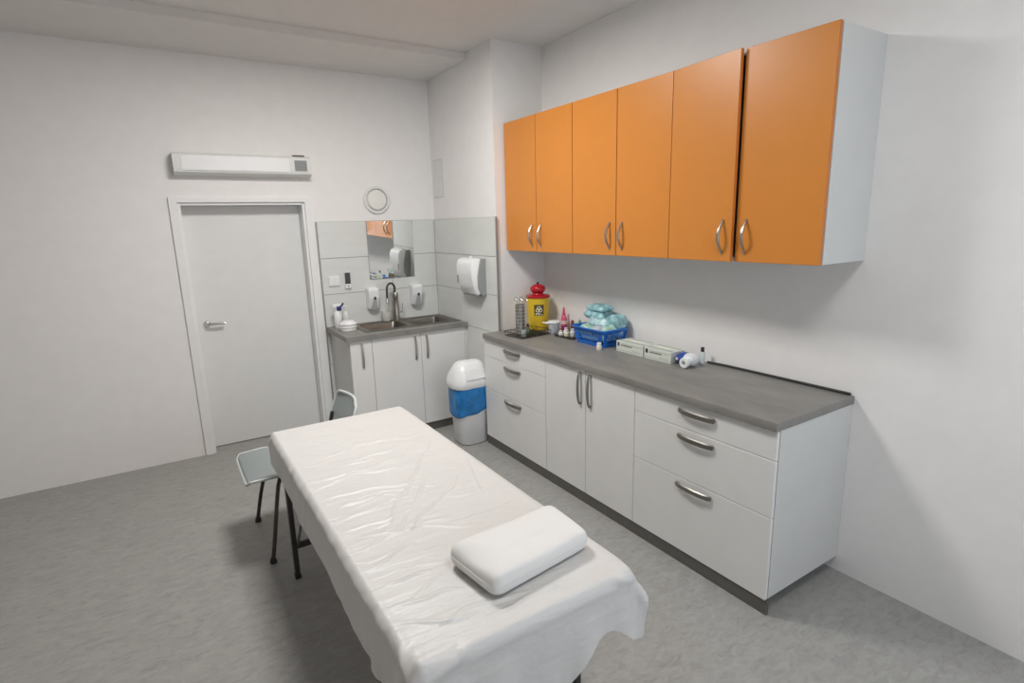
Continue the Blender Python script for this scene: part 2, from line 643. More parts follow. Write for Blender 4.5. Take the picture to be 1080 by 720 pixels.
# ---------------------------------------------------------------- sink unit
SY = -.584                    # worktop front edge
SF = SY + .020                # plane of sink unit fronts
SX0, SX1 = -1.030, -.013
t = thing('sink_cabinet', 'white base cabinet with three doors under the double sink', 'cabinet', (-.52, -.3, PZ))
c = B()
box(c, SX0 + .015, SX0 + .033, SF + .021, -.013, PZ, H - TH - .0005)
box(c, SX1 - .018, SX1, SF + .021, -.013, PZ, H - TH - .0005)
box(c, -.856, -.838, SF + .021, -.013, PZ, H - TH - .0005)
box(c, SX0 + .033, SX1 - .018, SF + .021, -.013, PZ, PZ + .018)
box(c, SX0 + .033, SX1 - .018, -.03, -.013, PZ + .018, H - TH - .15)
obj('carcass', c, m_carc, t)
for x0, x1, hx in ((SX0 + .014, -.845, -.926), (-.845, -.437, -.490), (-.437, -.032, -.391)):
    bm = B(); box(bm, x0 + g, x1 - g, SF, SF + .018, PZ - .004, H - TH - .004, .0015, seg=1)
    d = obj('door', bm, m_front, t)
    hb = B(); arc_handle(hb, (hx, SF, .826), (hx, SF, .634), (0, -1, 0), (0, 0, 0), .019, .007)
    obj('handle', hb, m_nickel, d, smooth=True)
bm = B(); box(bm, -.030, -.013, SF + .002, SF + .020, PZ, H - TH - .001)
obj('filler_strip', bm, m_front, t)
bm = B(); box(bm, SX0 + .03, -.013, SF + .008, SF + .024, .0005, PZ - .006)
tag(obj('plinth_board', bm, m_plinth), 'dark grey plinth board on the floor under the sink cabinet', 'plinth')
# worktop around the sink cut-out
LB = (-.8, -.475, -.43, -.12)
RB = (-.42, -.09, -.43, -.12)
CX0, CX1, CY0, CY1 = -.83, -.06, -.455, -.095
bm = B()
Z0, Z1 = H - TH, H
xs = [-1.042, CX0, CX1, -.012]
ys = [SY, CY0, CY1, -.012]
V = {}
for zi, z in enumerate((Z0, Z1)):
    for i, x in enumerate(xs):
        for j, y in enumerate(ys):
            V[i, j, zi] = bm.verts.new((x, y, z))
for zi in (0, 1):
    for i in range(3):
        for j in range(3):
            if (i, j) != (1, 1):
                bm.faces.new((V[i, j, zi], V[i + 1, j, zi], V[i + 1, j + 1, zi], V[i, j + 1, zi]))
for i in range(3):
    for j in (0, 3):
        bm.faces.new((V[i, j, 0], V[i + 1, j, 0], V[i + 1, j, 1], V[i, j, 1]))
        bm.faces.new((V[j, i, 0], V[j, i + 1, 0], V[j, i + 1, 1], V[j, i, 1]))
for a, b in (((1, 1), (2, 1)), ((2, 1), (2, 2)), ((2, 2), (1, 2)), ((1, 2), (1, 1))):
    bm.faces.new((V[a[0], a[1], 0], V[b[0], b[1], 0], V[b[0], b[1], 1], V[a[0], a[1], 1]))
tag(obj('worktop', bm, m_top), 'short grey stone-look worktop holding the double sink in the corner', 'worktop')
# sink: two bowls
t = thing('double_sink', 'double-bowl stainless steel sink set into the short grey worktop', 'sink', (-.44, -.27, H - .15))


def bowl(x0, x1, y0, y1, ox0, ox1, oy0, oy1):
    bm = B()
    cx, cy, hx, hy = (x0 + x1) / 2, (y0 + y1) / 2, (x1 - x0) / 2, (y1 - y0) / 2
    ocx, ocy, ohx, ohy = (ox0 + ox1) / 2, (oy0 + oy1) / 2, (ox1 - ox0) / 2, (oy1 - oy0) / 2
    L = [rrect(ocx, ocy, ohx, ohy, .004, H + .0006), rrect(ocx, ocy, ohx, ohy, .004, H + .004),
         rrect(ocx, ocy, ohx - .006, ohy - .006, .004, H + .006),
         rrect(cx, cy, hx + .008, hy + .008, .045, H + .005), rrect(cx, cy, hx, hy, .04, H - .001),
         rrect(cx, cy, hx - .008, hy - .008, .04, H - .10), rrect(cx, cy, hx - .018, hy - .018, .035, H - .135),
         rrect(cx, cy, hx - .04, hy - .04, .03, H - .145), rrect(cx, cy, .03, .03, .028, H - .149)]
    loft(bm, L, cap0=False)
    return bm


for (b_, ox) in ((LB, (-.86, -.448)), (RB, (-.448, -.032))):
    bb = bowl(b_[0], b_[1], b_[2], b_[3], ox[0], ox[1], -.482, -.045)
    bo = obj('basin', bb, m_basin, t, smooth=True, angle=50)
    dcx, dcy = (b_[0] + b_[1]) / 2, (b_[2] + b_[3]) / 2
    q = B(); lathe(q, [(.030, 0), (.030, .003), (.022, .004), (.018, .001), (.004, .001)], (dcx, dcy, H - .1488))
    obj('drain', q, m_chrome, bo, smooth=True)

# tap
fx, fy = -.447, -.080
t = thing('kitchen_tap', 'steel tap with black flexible spout behind the double sink', 'tap', (fx, fy, H + .006))
q = B(); lathe(q, [(.030, .006), (.030, .012), (.024, .016), (.023, .10), (.021, .105), (.021, .20), (.024, .205), (.024, .235), (.018, .245)], (fx, fy, H))
obj('body', q, m_nickel, t, smooth=True)
q = B(); tube(q, [(fx - .032, fy, H + .01), (fx - .032, fy, H + .235)], .007, 10)
box(q, fx - .04, fx - .01, fy - .006, fy + .006, H + .16, H + .175)
obj('spout_support', q, m_nickel, t, smooth=True)
q = B()
pts = [(fx - .008, fy - .004, H + .24)]
for k in range(13):
    a = PI * k / 12
    pts.append((fx - .047 + .041 * math.cos(a), fy - .01 - .03 * k / 12, H + .275 + .055 * math.sin(a)))
pts += [(fx - .092, fy - .045, H + .235), (fx - .094, fy - .048, H + .205)]
tube(q, pts, .0085, 12)
obj('spout_hose', q, m_black, t, smooth=True)
q = B(); tube(q, [(fx - .094, fy - .048, H + .208), (fx - .095, fy - .049, H + .185), (fx - .096, fy - .05, H + .155)], [.010, .013, .012], 12)
obj('spray_head', q, m_chrome, t, smooth=True)
q = B(); tube(q, [(fx + .018, fy, H + .075), (fx + .05, fy - .004, H + .075)], .011, 12)
tube(q, [(fx + .046, fy - .004, H + .075), (fx + .056, fy - .004, H + .10), (fx + .060, fy - .004, H + .145)], .0055, 10)
obj('lever', q, m_chrome, t, smooth=True)

# translucent cup
q = B()
m_cup = mat('frosted_plastic', (0.80, 0.79, 0.74), 0.35, alpha=0.62)
lathe(q, [(.002, .003), (.034, .003), (.036, .006), (.046, .088), (.048, .09), (.0445, .088), (.034, .008), (.002, .006)], (-.560, -.085 - .02, H + .005), 24, cap=False)
bmesh.ops.translate(q, verts=q.verts, vec=(.012, .008, 0))
tag(obj('plastic_cup', q, m_cup, smooth=True), 'translucent plastic beaker standing behind the sink left of the tap', 'cup')

# mirror (faces the room, reflects the orange cabinets)
t = thing('wall_mirror', 'frameless rectangular mirror on the tiled wall above the sink', 'mirror', (-.433, -.015, 1.2548))
q = B(); box(q, -.638, -.229, -.0165, -.0115, 1.2548, TT - .002)
for v in q.verts:
    if v.co.z > 1.5 and v.co.y < -.014:
        v.co.y -= .0118
obj('glass_edge', q, m_grey_pl, t)
q = B(); box(q, -.637, -.230, -.0185, -.0165, 1.2558, TT - .003)
for v in q.verts:
    if v.co.z > 1.5:
        v.co.y -= .0118
obj('mirror_glass', q, m_mirror, t)

# soap dispensers
for i, (sx, lb_) in enumerate(((-.640, 'white soap dispenser on the tiled wall left of the tap'),
                              (-.240, 'white soap dispenser on the tiled wall right of the tap'))):
    t = thing('soap_dispenser', lb_, 'soap dispenser', (sx, -.012, 1.0), 'soap dispensers over the sink')
    q = B()
    w_ = .047
    prof = [(-.012, 1.19), (-.088, 1.185), (-.098, 1.165), (-.094, 1.10), (-.070, 1.03), (-.06, 1.008), (-.012, 1.004)]
    R_ = []
    for s in (-1, -.82, .82, 1):
        k = 0.006 if abs(s) == 1 else 0
        R_.append([q.verts.new((sx + s * w_, y + (k if y < -.02 else 0), z - (k if z > 1.15 else -k if z < 1.02 else 0))) for y, z in prof])
    for a in range(3):
        for k in range(len(prof)):
            k2 = (k + 1) % len(prof)
            q.faces.new((R_[a][k], R_[a][k2], R_[a + 1][k2], R_[a + 1][k]))
    q.faces.new(R_[0]); q.faces.new(R_[3])
    obj('housing', q, m_white_pl, t)
    q = B()
    # lighter lever with dark window
    loftpts = []
    for z, hw, y in ((1.118, .009, -.0985), (1.085, .014, -.098), (1.03, .024, -.078), (1.0, .026, -.066)):
        loftpts.append([Vector((sx + .004 - hw, y, z)), Vector((sx + .004 + hw, y, z)), Vector((sx + .004 + hw, y + .012, z)), Vector((sx + .004 - hw, y + .012, z))])
    loft(q, loftpts)
    tag(obj('push_lever', q, mat('pale_grey_plastic', (.50, .52, .52), .3), t, smooth=False), 'grey push lever')
    q = B(); lathe(q, [(.011, -.101), (.011, -.095)], (sx + .004, 0, 1.10), 16, axis='y')
    tag(obj('sight_window', q, m_black, t), 'round black window')

# paper towel dispenser on the pier side wall (x = 0)
t = thing('towel_dispenser', 'white paper towel dispenser on the tiled side wall over the bin', 'towel dispenser', (-.012, -.76, 1.16))
q = B()
YA, YZ = -.905, -.650
q2 = B()
pp = [(-.0112, 1.432), (-.050, 1.430), (-.066, 1.37), (-.080, 1.29), (-.078, 1.21), (-.050, 1.150), (-.0112, 1.150)]
loft(q2, [[Vector((x + i_, y, z)) for x, z in pp] for y, i_ in ((YA - .018, .0), (YA - .012, 0), (YZ + .012, 0))])
tag(obj('back_plate', q2, m_grey_pl, t, smooth=True), 'dark grey back plate')
prof = [(-.03, 1.428), (-.072, 1.438), (-.112, 1.425), (-.130, 1.385), (-.128, 1.30), (-.112, 1.225), (-.098, 1.165), (-.075, 1.148), (-.035, 1.170)]
loops = []
for s, ins in ((0, .010), (.03, 0), (.97, 0), (1, .010)):
    y = YA + (YZ - YA) * s
    cxm = -.08
    loops.append([Vector((x + (ins if x < cxm else 0), y, z + (-ins if z > 1.3 else ins * .5))) for x, z in prof])
loft(q, loops)
obj('cover', q, m_white_pl, t, smooth=True, angle=50)
q = B(); box(q, -.1330, -.1275, -.675, -.660, 1.235, 1.30, .002)
obj('level_window', q, m_grey_pl, t)
q = B(); lathe(q, [(.010, 0), (.010, .02), (.004, .024)], (-.055, -.765, 1.428), 14)
obj('lock_knob', q, m_white_pl, t, smooth=True)
q = B(); box(q, -.085, -.03, YA + .02, YZ - .02, 1.138, 1.158, .003)
obj('paper_slot', q, m_grey_pl, t)

# round air vent over the mirror
t = thing('air_valve', 'round white ventilation valve on the wall above the mirror', 'air vent', (-.525, -.0, 1.80))
vx, vz = -.525, 1.917
q = B(); lathe(q, [(.116, -.0005), (.116, -.010), (.108, -.018), (.094, -.016), (.088, -.004), (.088, -.0005)], (vx, 0, vz), 40, axis='y', cap=False)
obj('rim', q, m_offwhite, t, smooth=True)
q = B(); lathe(q, [(.02, -.004), (.080, -.008), (.082, -.016), (.076, -.022), (.03, -.026), (.001, -.027)], (vx, 0, vz), 40, axis='y')
obj('valve_disc', q, mat('ivory_plastic', (.80, .79, .75), .4), t, smooth=True)

# access panel
t = thing('access_panel', 'small flush white access panel on the side wall near the far corner', 'access panel', (0, -.13, 1.93))
q = B(); box(q, -.004, -.0005, -.222, -.034, 1.930, 2.250, .001); obj('panel_frame', q, mat('panel_grey', (.62, .62, .60), .5), t)
q = B(); box(q, -.007, -.004, -.214, -.042, 1.938, 2.242, .001); obj('panel_door', q, m_offwhite, t)

# switches / small wall devices
t = thing('light_switch', 'white double wall switch on the tiles left of the mirror', 'switch', (-.945, -.012, 1.22))
q = B(); box(q, -.990, -.900, -.021, -.0112, 1.222, 1.308, .003); obj('switch_plate', q, m_white_pl, t)
for k in (0, 1):
    q = B(); box(q, -.984 + k * .040, -.947 + k * .040, -.026, -.021, 1.230, 1.300, .002); obj('rocker', q, m_white_pl, t)
t = thing('wall_thermometer', 'small dark-faced device in a white holder on the tiles beside the white switch', 'wall device', (-.835, -.012, 1.19))
q = B(); box(q, -.862, -.806, -.020, -.0112, 1.195, 1.332, .004); obj('holder', q, m_offwhite, t)
q = B(); box(q, -.856, -.812, -.034, -.020, 1.236, 1.328, .004); obj('dark_face', q, mat('charcoal_plastic', (.06, .06, .065), .3), t)
q = B(); box(q, -.856, -.812, -.033, -.020, 1.198, 1.234, .003); obj('base_part', q, m_white_pl, t)
q = B(); lathe(q, [(.007, -.036), (.007, -.033)], (-.834, 0, 1.215), 12, axis='y'); obj('button', q, m_grey_pl, t)

# wall-mounted lamp / air purifier over the door
t = thing('wall_air_purifier', 'long white wall-mounted unit with a grey square grille above the door', 'air purifier', (-1.52, 0, 2.08))
UX0, UX1 = -1.98, -1.060
q = B()
prof = [(-.0005, 2.238), (-.085, 2.236), (-.104, 2.222), (-.108, 2.135), (-.100, 2.105), (-.060, 2.088), (-.0005, 2.086)]
loft(q, [[Vector((x, y, z)) for y, z in prof] for x in (UX0, UX0 + .006, UX1 - .006, UX1)])
obj('housing', q, m_offwhite, t, smooth=True, angle=30)
q = B()
gx0, gx1, gz0, gz1 = -1.182, -1.092, 2.128, 2.205
box(q, gx0, gx1, -.1095, -.105, gz0, gz1)
for k in range(1, 7):
    x = gx0 + (gx1 - gx0) * k / 7
    box(q, x - .002, x + .002, -.112, -.1095, gz0, gz1)
for k in range(1, 6):
    z = gz0 + (gz1 - gz0) * k / 6
    box(q, gx0, gx1, -.112, -.1095, z - .002, z + .002)
obj('grille', q, m_grey_pl, t)
q = B(); box(q, -1.185, -1.10, -.09, -.045, 2.2372, 2.2455, .002); obj('top_vent', q, m_leg, t)
q = B(); box(q, UX0 + .05, -1.22, -.1095, -.1070, 2.118, 2.214, .001); obj('front_panel', q, m_white_pl, t)

# ---------------------------------------------------------------- things on the sink worktop
t = thing('spray_bottle', 'white spray bottle with a dark blue trigger in the corner of the sink worktop', 'spray bottle', (-.965, -.13, H))
bx, by = -.970, -.125
q = B(); lathe(q, [(.028, 0), (.032, .006), (.032, .10), (.026, .13), (.013, .148), (.013, .165)], (bx, by, H), 20)
obj('bottle', q, m_white_pl, t, smooth=True)
q = B(); box(q, bx - .04, bx + .03, by - .014, by + .014, H + .172, H + .20, .007)
lathe(q, [(.015, .16), (.014, .175)], (bx, by, H), 16)
obj('spray_head', q, m_white_pl, t, smooth=True)
q = B(); box(q, bx - .008, bx + .03, by - .022, by - .006, H + .145, H + .180, .005)
tube(q, [(bx + .02, by - .014, H + .17), (bx + .036, by - .016, H + .188), (bx + .05, by - .016, H + .205)], .007, 8)
tag(obj('trigger', q, m_darkblue, t, smooth=True), 'dark blue trigger')
q = B()
cx_, cy_ = -.893, -.09
lathe(q, [(.024, 0), (.026, .004), (.026, .10), (.018, .12), (.011, .128), (.011, .150), (.008, .152)], (cx_, cy_, H), 20)
t = thing('lotion_bottle', 'small white bottle behind the round white tub on the sink worktop', 'bottle', (cx_, cy_, H))
obj('bottle', q, m_offwhite, t, smooth=True)
q = B(); tube(q, [(cx_, cy_, H + .150), (cx_, cy_, H + .166), (cx_ - .02, cy_ - .012, H + .168)], .007, 8)
obj('pump', q, m_white_pl, t, smooth=True)
t = thing('wipes_tub', 'round white tub with a lid on the left end of the sink worktop', 'tub', (-.945, -.33, H))
tx, ty = -.935, -.285
q = B(); lathe(q, [(.058, 0), (.062, .004), (.066, .035), (.067, .05)], (tx, ty, H), 30)
obj('tub_body', q, m_white_pl, t, smooth=True)
q = B(); lathe(q, [(.070, .05), (.071, .056), (.068, .062), (.05, .066), (.046, .078), (.02, .082), (.001, .082)], (tx, ty, H), 30)
obj('lid', q, m_white_pl, t, smooth=True)
q = B(); lathe(q, [(.0675, .028), (.0695, .030), (.0695, .033), (.0675, .035)], (tx, ty, H), 30)
obj('rim_ring', q, m_offwhite, t, smooth=True)

# ---------------------------------------------------------------- swing-lid bin
t = thing('swing_lid_bin', 'white swing-lid bin with a blue liner between the sink cabinet and the drawers', 'bin', (-.22, -.952, 0))
bx, by = -.220, -.952
q = B()
loft(q, [rrect(bx, by, .112, .100, .07, .0005, 8), rrect(bx, by, .122, .110, .075, .012, 8), rrect(bx, by, .140, .122, .08, .47, 8), rrect(bx, by, .135, .117, .075, .472, 8)])
obj('bin_body', q, m_white_pl, t, smooth=True, angle=50)
q = B()
n = 8
loops = []
for z, e in ((.472, .008), (.45, .011), (.41, .012), (.37, .013), (.33, .014), (.30, .017), (.275, .018), (.262, .015), (.256, .004)):
    fr = (z / .47)
    L0 = rrect(bx, by, .122 + .018 * fr + e, .110 + .010 * fr + e * .6, .085, z, n)
    L = []
    for k in range(len(L0)):
        L.append(L0[k])
        L.append((L0[k] + L0[(k + 1) % len(L0)]) / 2)
    if z < .46:
        for k, v in enumerate(L):
            a = math.atan2(v.y - by, v.x - bx)
            v.x += .003 * math.sin(a * 7 + z * 30)
            v.y += .003 * math.cos(a * 9 + z * 25)
            if z < .36:
                v.z += .030 * ((v.x - bx) / .15) + .007 * math.sin(a * 5)
    loops.append(L)
loft(q, loops, cap0=False, cap1=False)
tag(obj('bin_liner', q, m_blue_bag, t, smooth=True, angle=80), 'blue plastic liner folded over the rim')
q = B()
n = 8
loft(q, [rrect(bx, by, .160, .125, .09, .462, n), rrect(bx, by, .166, .130, .092, .476, n), rrect(bx, by, .166, .130, .092, .508, n),
         rrect(bx, by, .160, .127, .09, .528, n), rrect(bx, by, .152, .120, .09, .560, n), rrect(bx, by, .134, .104, .085, .598, n),
         rrect(bx, by, .116, .083, .07, .632, n), rrect(bx, by, .092, .055, .05, .653, n), rrect(bx, by, .06, .022, .02, .662, n)])
lid = obj('lid', q, m_white_pl, t, smooth=True, angle=60)
q = B()
# swing flap standing a little proud on the front slope
for s in (0,):
    P0 = [(-.085, -.128, .535), (.085, -.128, .535), (.080, -.100, .607), (-.080, -.100, .607)]
    a = [Vector((bx + x, by + y, z)) for x, y, z in P0]
    nrm = (a[1] - a[0]).cross(a[3] - a[0]).normalized()
    if nrm.y > 0:
        nrm = -nrm
    loft(q, [[v - nrm * .004 for v in a], [v + nrm * .004 for v in a]])
obj('swing_flap', q, m_white_pl, lid)

# ---------------------------------------------------------------- instruments tray and containers on the long worktop


def wire_tray(label, cx, cy, hx, hy, rot, z0, hgt, step):
    t = thing('wire_tray', label, 'tray', (cx, cy, z0))
    Mx = Matrix.Translation((cx, cy, 0)) @ Matrix.Rotation(rot, 4, 'Z')
    q = B()
    for z, e in ((z0 + .004, -.006), (z0 + hgt, 0)):
        L = rrect(0, 0, hx + e, hy + e, .015, z, 4)
        tube(q, L + [L[0]], .0022, 6)
    for k in range(int(2 * hx / step) + 1):
        x = -hx + .01 + k * step
        if x > hx - .008:
            break
        tube(q, [(x, -hy, z0 + hgt), (x, -hy + .006, z0 + .004), (x, hy - .006, z0 + .004), (x, hy, z0 + hgt)], .0012, 5)
    for k in range(int(2 * hy / step) + 1):
        y = -hy + .01 + k * step
        if y > hy - .008:
            break
        tube(q, [(-hx, y, z0 + hgt), (-hx + .006, y, z0 + .005), (hx - .006, y, z0 + .005), (hx, y, z0 + hgt)], .0012, 5)
    bmesh.ops.transform(q, matrix=Mx, verts=q.verts)
    obj('wire_frame', q, m_leg, t)
    q = B(); box(q, -hx + .008, hx - .008, -hy + .008, hy - .008, z0 + .0005, z0 + .003)
    bmesh.ops.transform(q, matrix=Mx, verts=q.verts)
    obj('base_plate', q, m_steel, t)
    return t


wire_tray('dark metal instrument tray with a perforated steel holder standing on it', .075, -1.36, .145, .105, .12, H, .034, .03)
# perforated holder
hx_, hy_ = .035, -1.325
m_perf = mat('perforated_steel', (.46, .44, .40), .4, .7, noise=(120, .35, (1, 1, 1)))
t = thing('instrument_holder', 'tall perforated steel cylinder on the instrument tray holding tools', 'holder', (hx_, hy_, H + .006))
q = B(); lathe(q, [(.034, .0065), (.034, .225), (.031, .225), (.031, .010)], (hx_, hy_, H), 24, cap=False)
lathe(q, [(.033, .0065), (.033, .012)], (hx_, hy_, H), 24)
obj('cylinder', q, m_perf, t, smooth=True)
q = B()
for rr_ in range(8):
    for k in range(14):
        a = 2 * PI * (k + .5 * (rr_ % 2)) / 14
        z = .03 + rr_ * .025
        c = Vector((hx_ + .0343 * math.cos(a), hy_ + .0343 * math.sin(a), H + z))
        d = Vector((math.cos(a), math.sin(a), 0))
        tube(q, [c - d * .0002, c + d * .0004], .0042, 6)
obj('perforations', q, m_ink, t)
q = B(); lathe(q, [(.036, .219), (.036, .226), (.033, .226), (.033, .219)], (hx_, hy_, H), 24, cap=False)
obj('rim', q, m_nickel, t, smooth=True)
for k, (dx, dy, lean, lb_) in enumerate(((-.012, -.008, -.008, 'steel scissors with ring handles standing in the perforated holder, left pair'),
                                       (.014, .004, .022, 'steel forceps with ring handles standing in the perforated holder, right pair'))):
    t = thing('surgical_scissors', lb_, 'scissors', (hx_ + dx, hy_ + dy, H + .02))
    top_z = H + (.262 if k == 0 else .255)
    x0_, y0_ = hx_ + dx, hy_ + dy
    for s in (-1, 1):
        q = B()
        tube(q, [(x0_, y0_, H + .014), (x0_ + lean * .4, y0_, H + .15), (x0_ + lean + s * .008, y0_ - s * .004, top_z)], .0028, 6)
        ring = [(x0_ + lean + s * .016 + .011 * math.cos(2 * PI * j / 16), y0_ - s * .009 - .004 * math.cos(2 * PI * j / 16), top_z + .010 + .013 * math.sin(2 * PI * j / 16)) for j in range(17)]
        tube(q, ring, .0022, 6)
        obj('blade_with_ring', q, m_chrome, t, smooth=True)
q = B(); lathe(q, [(.014, 0), (.015, .002), (.015, .05), (.008, .06), (.008, .066)], (.050, -1.40, H + .006), 16)
q2 = B(); lathe(q2, [(.010, 0), (.010, .018)], (.050, -1.40, H + .0722), 14)
t = thing('vial', 'small dark glass vial on the instrument tray in front of the sharps container', 'vial', (.05, -1.40, H + .006))
obj('glass', q, mat('dark_green_glass', (.10, .13, .10), .15), t, smooth=True)
obj('cap', q2, m_black, t, smooth=True)
q = B(); lathe(q, [(.020, 0), (.021, .002), (.021, .04), (.019, .046)], (.005, -1.415, H + .006), 18)
tag(obj('glass_jar', q, mat('grey_green_glass', (.30, .36, .32), .15), smooth=True), 'small grey-green jar at the front of the instrument tray', 'jar')
for k in range(3):
    q = B()
    a = .2 + k * .14
    c = Vector((.135 + .006 * k, -1.385 - .016 * k, H + .009))
    d = Vector((math.cos(a), math.sin(a), 0))
    e_ = Vector((-d.y, d.x, 0))
    tube(q, [c - d * .06 + e_ * .0035, c - d * .01 + e_ * .005, c + d * .06 + e_ * .0005], .0018, 6)
    tube(q, [c - d * .06 - e_ * .0035, c - d * .01 - e_ * .005, c + d * .06 - e_ * .0005], .0018, 6)
    tube(q, [c - d * .062 - e_ * .004, c - d * .062 + e_ * .004], .002, 6)
    tag(obj('tweezers', q, m_leg, smooth=True), 'dark steel tweezers lying on the instrument tray', 'tweezers', 'tweezers on the instrument tray')

# sharps container
sx, sy = .272, -1.218
t = thing('sharps_container', 'yellow sharps container with a red lid in the corner under the orange cabinets', 'sharps container', (sx, sy, H))
q = B(); lathe(q, [(.072, 0), (.077, .004), (.088, .245), (.090, .262)], (sx, sy, H), 40)
obj('container', q, m_yellow, t, smooth=True)
q = B(); lathe(q, [(.090, .262), (.094, .264), (.094, .276), (.086, .282), (.045, .288), (.040, .300), (.054, .312), (.060, .330), (.052, .352), (.030, .366), (.008, .371), (.001, .372)], (sx, sy, H), 40)
t.scale = (1, 1, .94)
lid = obj('lid', q, m_red, t, smooth=True, angle=50)
q = B(); box(q, sx - .008, sx + .008, sy - .004, sy + .004, H + .366, H + .386, .003)
tag(obj('lid_tab', q, m_black, lid), 'black tab')
# label with biohazard-style mark
q = B()
na = 12
dirc = math.atan2(-4.69 - sy, -2.16 - sx) + .12


def cyl_pt(a, z, e):
    r_ = .077 + (.088 - .077) * (z / .245) + e
    return Vector((sx + r_ * math.cos(a), sy + r_ * math.sin(a), H + z))


def cyl_patch(q, a0, a1, z0, z1, e, n=8):
    for k in range(n):
        A, Bq = a0 + (a1 - a0) * k / n, a0 + (a1 - a0) * (k + 1) / n
        q.faces.new([q.verts.new(cyl_pt(a_, z_, e)) for a_, z_ in ((A, z0), (Bq, z0), (Bq, z1), (A, z1))])


cyl_patch(q, dirc - .48, dirc + .40, .122, .212, .0008)
lo = obj('warning_label', q, mat('brown_black_ink', (.09, .07, .02), .5), t)
lo['label'] = 'black square warning label'
q = B()
# trefoil of three open rings plus central dot
for j in range(3):
    a = PI / 2 + j * 2 * PI / 3
    c0, c1 = .012 * math.cos(a), .012 * math.sin(a)
    for k in range(14):
        b0, b1 = 2 * PI * k / 14, 2 * PI * (k + 1) / 14
        pts = []
        for (bb_, rr_) in ((b0, .010), (b1, .010), (b1, .0155), (b0, .0155)):
            u = c0 + rr_ * math.cos(bb_)
            v = c1 + rr_ * math.sin(bb_)
            pts.append(q.verts.new(cyl_pt(dirc - .04 + u / .085, .172 + v, .0016)))
        q.faces.new(pts)
for k in range(3):
    cyl_patch(q, dirc - .38 + k * .26, dirc - .38 + k * .26 + .15, .127, .134, .0016, 2)
cyl_patch(q, dirc - .38, dirc + .05, .137, .143, .0016, 3)
obj('hazard_symbol', q, mat('cream_ink', (.85, .80, .60), .5), lo)

# white handled jug
jx, jy = .262, -1.435
t = thing('measuring_jug', 'white ribbed plastic jug between the sharps container and the pink bottle', 'jug', (jx, jy, H))
q = B(); lathe(q, [(.034, 0), (.036, .003), (.044, .078), (.0415, .078), (.034, .006), (.001, .006)], (jx, jy, H), 30, cap=False)
lathe(q, [(.034, 0), (.034, .004)], (jx, jy, H), 30)
obj('jug_body', q, mat('grey_white_plastic', (.62, .64, .68), .35), t, smooth=True)
q = B()
for k in range(20):
    a = 2 * PI * k / 20
    tube(q, [(jx + .0352 * math.cos(a), jy + .0352 * math.sin(a), H + .004), (jx + .0442 * math.cos(a), jy + .0442 * math.sin(a), H + .074)], .0022, 6)
for z, r_ in ((.025, .0378), (.05, .041)):
    L = [(jx + r_ * math.cos(2 * PI * k / 24), jy + r_ * math.sin(2 * PI * k / 24), H + z) for k in range(25)]
    tube(q, L, .0018, 6)
obj('ribs', q, mat('grey_plastic_ribs', (.45, .47, .52), .4), t, smooth=True)
q = B(); L = rrect(jx - .002, jy, .048, .046, .045, H + .08, 6)
loft(q, [L, [v + Vector((0, 0, .006)) for v in L], rrect(jx - .002, jy, .038, .036, .034, H + .094, 6)])
obj('lid', q, m_white_pl, t, smooth=True)
q = B(); tube(q, [(jx - .040, jy + .012, H + .078), (jx - .064, jy + .03, H + .080), (jx - .078, jy + .04, H + .086)], [.016, .012, .007], 10, flat=(1, .5))
obj('spout', q, m_white_pl, t, smooth=True)

# pink bottle
px_, py_ = .378, -1.405
t = thing('pink_bottle', 'pink squeeze bottle with a tapered nozzle against the wall', 'bottle', (px_, py_, H))
q = B(); lathe(q, [(.022, 0), (.024, .004), (.024, .085), (.019, .108), (.012, .118)], (px_, py_, H), 22)
obj('bottle', q, m_pink, t, smooth=True)
q = B(); lathe(q, [(.013, .118), (.013, .130), (.010, .135), (.008, .170), (.006, .178)], (px_, py_, H), 18)
obj('nozzle_cap', q, mat('deep_pink_plastic', (.62, .07, .16), .3), t, smooth=True)
q = B(); lathe(q, [(.0245, .052), (.0245, .080)], (px_, py_, H), 22, cap=False)
obj('paper_label', q, mat('pale_pink_label', (.85, .60, .62), .5), t, smooth=True)
q = B(); lathe(q, [(.0246, .030), (.0246, .038)], (px_, py_, H), 22, cap=False)
obj('purple_band', q, mat('purple_print', (.16, .03, .16), .5), t, smooth=True)
# small tubes behind
for k, (x, y, h_, mm, lb_) in enumerate(((.392, -1.562, .118, m_offwhite, 'slim white tube standing behind the small wire tray'),
                                       (.372, -1.600, .105, mat('green_plastic', (.16, .38, .28), .4), 'slim green tube standing beside the blue basket'),
                                       (.405, -1.475, .085, mat('amber_glass', (.20, .05, .03), .2), 'small dark red bottle to the right of the pink bottle'))):
    t = thing('small_tube', lb_, 'tube', (x, y, H))
    q = B()
    loft(q, [rrect(x, y, .011, .011, .010, H, 4), rrect(x, y, .013, .012, .010, H + .004, 4), rrect(x, y, .013, .011, .010, H + h_ * .5, 4), rrect(x, y, .003, .014, .002, H + h_, 4)])
    obj('tube_body', q, mm, t, smooth=True)
    q = B(); lathe(q, [(.0145, 0), (.0145, .016)], (x, y, H), 14)
    obj('cap', q, m_white_pl, t, smooth=True)

